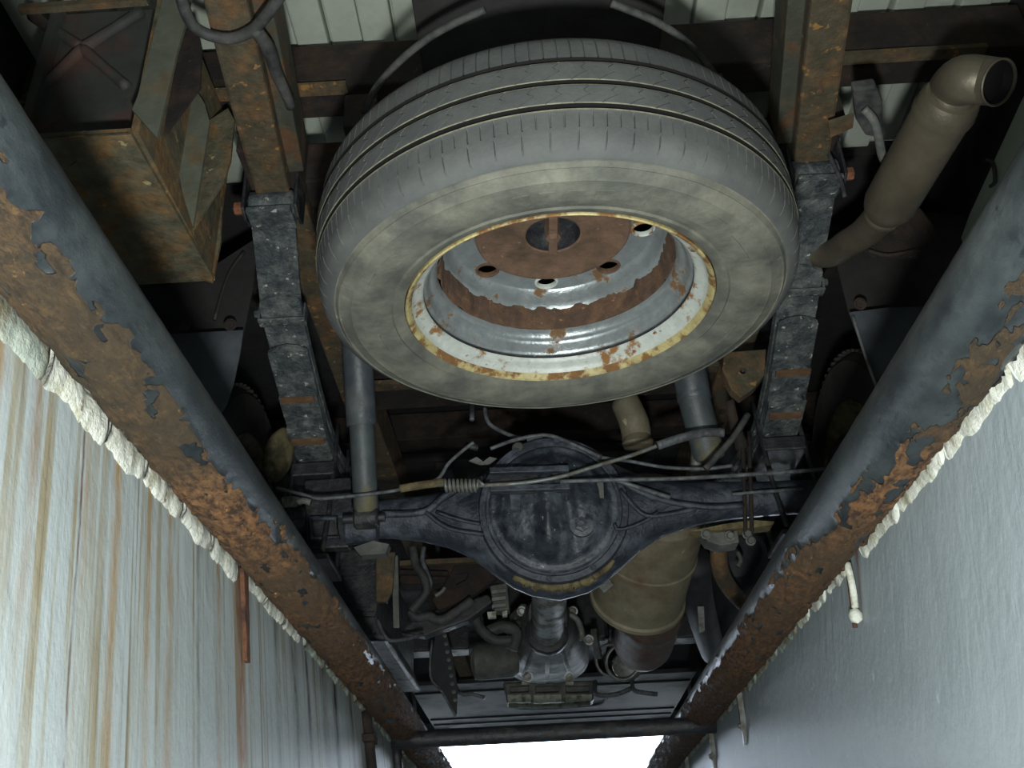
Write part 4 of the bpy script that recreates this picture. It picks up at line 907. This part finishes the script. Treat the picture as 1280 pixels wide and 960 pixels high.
MB().lathe([(.050,.04),(.046,.0),(.04,-.004),(.0005,-.006)], cc+Vector((.01,.03,0)), (.2,-1,-.35), 28, caps=False).build('pipe_end', m_steel, fs, True)
MB().lathe([(.052,-.008),(.058,0),(.052,.008),(.047,0)], cc+Vector((-.035,.05,.02)), (.3,-1,-.2), 32, closed=True).build('clamp_ring', m_steel, fs, True)
MB().bar(at(745,722,y=2.40), at(762,736,y=2.40), .012, .02).build('bracket', m_steel, fs); MB().bar(at(752,738,y=2.40), at(764,728,y=2.40), .008, .02).build('bracket', m_steel, fs)
MB().tube([at(780,500,y=2.16), at(793,530,y=2.17), at(796,556,y=2.20)], [.036,.038,.036], 24).build('overaxle_pipe', m_exh2, fs, True)
lab(MB().lathe([(.030,-.02),(.040,0),(.036,.012),(.02,.016)], at(797,553,y=2.18), (.05,.2,-1), 24).build('pipe_cap', m_exh2, fs, 'auto'), 'beige rounded lower end of the over-axle pipe')

# right: dark round tank + pipes
tk = thing('air_tank', 'dark rounded tank right of the front silencer', 'tank', at(900,760,y=2.9))
T0, T1 = at(916,690,y=2.65), at(904,782,y=3.35)
d = (T1-T0).normalized(); L = (T1-T0).length
MB().lathe([(.04,-.03),(.08,-.015),(.10,.02),(.102,.05),(.102,L-.08),(.09,L-.02),(.04,L)], T0, d, 40).build('tank_body', m_plastic, tk, 'auto')
MB().tube([at(898,672,y=2.35), at(900,710,y=2.40), at(912,735,y=2.5), at(930,755,y=2.6)], .022, 14).build('rusty_strap_pipe', m_frame, tk, True)
MB().tube([at(868,700,y=2.5), at(872,745,y=2.7), at(884,790,y=3.1), at(892,815,y=3.4)], .045, 14).build('filler_pipe', m_plastic, tk, True)
MB().tube([at(922,690,y=2.35), at(926,700,y=2.35), at(922,708,y=2.35)], .006, 8).build('fitting', m_alu, tk, True)
MB().slab([at(p[0], p[1], y=2.6) for p in ((872,758),(880,758),(881,788),(874,790))], (0,.02,0)).build('tab', m_steel, tk)
# left: fuel tank with bracket
ft = thing('fuel_tank', 'dark dusty fuel tank beside the left kerb pipe', 'fuel tank', at(430,740,y=2.7))
MB().slab([at(p[0], p[1], y=2.45) for p in ((330,690),(474,684),(472,770),(484,800),(400,800),(330,740))], (0,.75,.02)).build('tank_shell', m_under, ft, bevel=.012)
MB().slab([at(p[0], p[1], y=2.43) for p in ((470,690),(494,690),(490,740),(483,752),(470,752))], (0,.015,0)).build('tank_strap', m_frame, ft, bevel=.002)
MB().bar(at(494,694,y=2.5), at(496,784,y=2.6), .016, .016, (0,1,0)).build('strap_bar', m_alu, ft)
MB().tube([at(472,775,y=2.45), at(484,799,y=2.46), at(505,799,y=2.5), at(528,793,y=2.55)], .005, 8).build('bottom_seam', m_cable, ft, True)
MB().bar(at(372,768,y=2.44), at(470,768,y=2.44), .012, .012).build('seam', m_under, ft)

# second cross member with braces (left of the shaft)
cm = thing('front_cross_member', 'brown gusseted cross member left of the drive shaft', 'cross member', at(560,720,y=2.7))
MB().slab([at(p[0], p[1], y=2.75) for p in ((500,700),(620,705),(648,716),(640,728),(500,730))], (0,.06,0)).build('beam', m_darkrust, cm, bevel=.005)
MB().slab([at(p[0], p[1], y=2.73) for p in ((560,722),(572,700),(640,706),(622,722),(590,745),(548,762),(540,750))], (0,.03,0)).build('gusset', m_darkrust, cm, bevel=.003)
MB().slab([at(p[0], p[1], y=2.715) for p in ((568,718),(586,716),(582,724),(570,730))], (0,.01,0)).build('opening_shade_plate', m_bore, cm)  # black plate painting the shaded inside of a hole
MB().bar(at(500,705,y=2.7), at(600,700,y=2.7), .015, .015).build('edge', m_frame, cm); MB().bar(at(500,716,y=2.7), at(560,718,y=2.7), .02, .012).build('edge', m_darkrust, cm)
MB().slab([at(p[0], p[1], y=2.8) for p in ((520,768),(560,758),(610,742),(616,752),(585,775),(530,795),(500,790))], (0,.05,0)).build('lower_arm', m_under, cm, bevel=.006)
MB().tube([at(544,745,y=2.7), at(552,740,y=2.7), at(556,734,y=2.7)], .006, 8).build('bright_stud', m_steel, cm, True)
bk = thing('valve_box', 'pale grey ribbed bracket box left of the drive shaft', 'bracket', at(623,752,y=2.75))
MB().slab([at(p[0], p[1], y=2.70) for p in ((612,732),(634,728),(637,762),(618,764))], (0,.05,0)).build('box_body', m_alu, bk, bevel=.004)
for k in range(3): MB().slab([at(615+i_, 738+k*9+j_, y=2.69) for i_, j_ in ((0,0),(17,-2),(17,2),(0,4))], (0,.012,0)).build('rib', m_steel, bk)
MB().slab([at(p[0], p[1], y=2.69) for p in ((609,765),(620,764),(620,771),(610,772))], (0,.02,0)).build('foot', m_pan, bk); MB().slab([at(p[0], p[1], y=2.69) for p in ((628,764),(634,763),(634,769),(628,770))], (0,.02,0)).build('foot', m_pan, bk)
pp = thing('perforated_plate', 'dark perforated splash plate hanging left of the gearbox', 'plate', at(555,840,y=3.1))
MB().slab([at(p[0], p[1], y=3.1) for p in ((546,785),(556,783),(566,820),(572,860),(571,895),(552,862),(538,845),(540,815))], (0,.01,0)).build('plate', m_plastic, pp, bevel=.002)
MB().tube([at(540,800,y=3.09), at(538,845,y=3.09), at(552,864,y=3.09), at(570,896,y=3.09)], .004, 8).build('rolled_edge', m_cable, pp, True)
MB().tube([at(550,786,y=3.11), at(550,786,y=3.11)+Vector((0,.02,.16)), at(550,786,y=3.11)+Vector((-.02,.04,.40))], .008, 8).build('hanger_rod', m_under, pp, True)
for k in range(9):
    MB().lathe([(.006,0),(.007,.004),(.001,.006)], at(556+k*1.6, 795+k*10, y=3.095), (0,-1,0), 8).build('punched_dimple', m_alu, pp)
# wiring / hoses and small castings of the engine bay, each a thing of its own
cable([(516,684),(520,706),(530,722),(533,738),(524,752),(514,764)], 2.6, .012, 'dusty corrugated hose hanging behind the left axle arm', m_hose, 'corrugated_hose', 'hose')
cable([(530,684),(528,700),(534,716),(538,730),(530,745)], 2.62, .007, 'thin grey hose beside the corrugated hose', m_cable, 'fuel_hose', 'hose')
cable([(514,764),(520,772),(536,770),(545,775),(560,772),(590,750)], 2.65, .014, 'dark hose bending right beneath the brown cross member', m_hose, 'coolant_hose', 'hose')
cable([(590,765),(600,785),(618,800),(640,800)], 2.9, .016, 'dark curved hose left of the gearbox', m_hose, 'coolant_hose', 'hose')
cable([(610,790),(630,783),(645,792),(640,812)], 2.95, .02, 'black elbow hose touching the left side of the gearbox', m_hose, 'elbow_hose', 'hose')
cable([(566,842,3.6),(574,866),(590,868),(606,872)], 3.4, .007, 'short grey rod right of the perforated plate', m_cable, 'link_rod', 'rod')
cable([(744,852,3.98),(746,868),(770,868),(790,860)], 3.9, .009, 'grey rod right of the oil pan', m_cable, 'link_rod', 'rod')
cable([(790,848,3.98),(792,862),(806,866),(822,868)], 3.9, .009, 'short bent rod below the catalytic converter', m_cable, 'link_rod', 'rod')
t = thing('starter_motor', 'dark cylindrical starter motor left of the gearbox', 'motor', at(615,828,y=3.3))
MB().lathe([(.03,-.08),(.055,-.07),(.06,-.05),(.06,.06),(.045,.08)], at(618,826,y=3.3), (1,.1,.05), 28).build('motor_body', m_alu, t, 'auto')
MB().lathe([(.03,-.07),(.032,.05),(.02,.06)], at(612,812,y=3.3), (1,.1,.05), 22).build('solenoid', m_under, t, 'auto')
t = thing('engine_block', 'dark engine block and sump above the oil pan', 'engine', (.05, 4.2, .5))
MB().span((-.20, 3.95, .52), (.30, 4.8, .85)).build('block', m_under, t, bevel=.02)
MB().span((-.28, 3.6, .56), (-.20, 4.5, .74)).build('mount_arm', m_under, t, bevel=.01); MB().span((.30, 3.6, .56), (.38, 4.5, .74)).build('mount_arm', m_under, t, bevel=.01)
MB().span((-.62, 3.9, .50), (-.21, 4.02, .60)).build('subframe', m_under, t, bevel=.01); MB().span((.31, 3.9, .50), (.74, 4.02, .60)).build('subframe', m_under, t, bevel=.01)
t = thing('under_tray', 'smooth dark tray under the nose of the truck, above the daylight', 'tray', (.08, 4.9, .4))
MB().slab([(-.58,4.35,.46),(.70,4.35,.46),(.70,5.45,.46),(-.58,5.45,.46)], (0,0,.02)).build('tray_sheet', m_plastic, t, bevel=.004)
q = [at(p[0], p[1], z=.432) for p in ((650,894),(690,897),(716,893),(700,888),(660,888))]
q = [Vector((-.12,4.75,.458)),Vector((.10,4.70,.458)),Vector((.30,4.75,.458)),Vector((.30,4.95,.458)),Vector((.10,5.0,.458)),Vector((-.12,4.95,.458)),Vector((-.12,4.75,.458))]
MB().tube(q, .008, 8, 4).build('pressed_oval', m_plastic, t, True)
for yy in (4.5, 5.15, 5.3): MB().span((-.57, yy, .452), (.69, yy+.03, .46)).build('tray_rib', m_plastic, t, bevel=.003)
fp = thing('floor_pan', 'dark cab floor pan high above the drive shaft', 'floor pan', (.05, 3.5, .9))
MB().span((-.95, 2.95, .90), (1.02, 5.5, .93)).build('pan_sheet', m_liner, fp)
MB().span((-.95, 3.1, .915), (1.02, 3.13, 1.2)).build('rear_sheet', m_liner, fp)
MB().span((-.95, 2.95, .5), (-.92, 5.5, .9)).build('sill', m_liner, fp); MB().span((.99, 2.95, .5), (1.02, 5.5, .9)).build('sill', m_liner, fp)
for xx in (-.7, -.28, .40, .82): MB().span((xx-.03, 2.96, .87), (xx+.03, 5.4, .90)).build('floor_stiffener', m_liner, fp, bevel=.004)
bp = thing('front_bumper', 'dark bumper lip edging the bright daylight', 'bumper', (.08, 5.6, .45))
MB().slab([(-.95,5.55,.45),(-.6,5.55,.432),(.06,5.55,.435),(.74,5.55,.428),(1.05,5.55,.47),(1.05,5.55,1.0),(-.95,5.55,1.0)], (0,.10,0)).build('bumper_skin', m_plastic, bp, bevel=.01)
MB().span((-.66, 5.47, .425), (-.50, 5.55, .50)).build('tow_bracket', m_under, bp, bevel=.004); MB().span((.60, 5.47, .425), (.86, 5.55, .50)).build('tow_bracket', m_under, bp, bevel=.004)
# front wheels seen only as dark shapes beyond the pit edge
for s_, xin, lb in ((-1, -.62, 'dark left front tyre far beyond the fuel tank'), (1, .74, 'dark right front tyre far beyond the tank')):
    t = thing('road_wheel', lb, 'wheel', (xin+s_*.1, 4.7, 0))
    MB().lathe([(.2,.0),(.3,-.002),(.33,.02),(.335,.1),(.33,.18),(.3,.2),(.2,.2)], (xin, 4.7, .335), (s_,0,0), 64, caps=False).build('tyre', m_oldtyre, t, 'auto')
    MB().lathe([(.205,.01),(.19,.05),(.18,.12),(.0005,.13)], (xin, 4.7, .335), (s_,0,0), 48, caps=False).build('rim', m_darkrust, t, 'auto')

# small rods belong to the engine underside, everything that repeats gets its group
GR = {'leaf_spring':'leaf springs of the rear axle', 'pit_kerb_pipe':'kerb pipes along the pit edges', 'mortar_seam':'mortar seams under the kerb pipes', 'frame_rail':'chassis rails',
      'pipe_bracket':'small brackets on the right pit wall', 'wall_post':'conduits on the left pit wall', 'shock_absorber':'rear shock absorbers', 'road_wheel':'road wheels beyond the pit edge',
      'mud_flap':'rear mud flaps', 'arch_liner':'rear arch liners', 'brake_cable':'brake cables over the axle', 'hoop_cable':'hoop cables around the tyre', 'return_spring':'cable return springs',
      'link_rod':'short rods under the engine', 'bed_side':'sides of the truck bed', 'coolant_hose':'hoses left of the gearbox'}
for o in COL.objects:
    k = o.name.split('.')[0]
    if o.parent is None and 'label' in o and k in GR: o['group'] = GR[k]
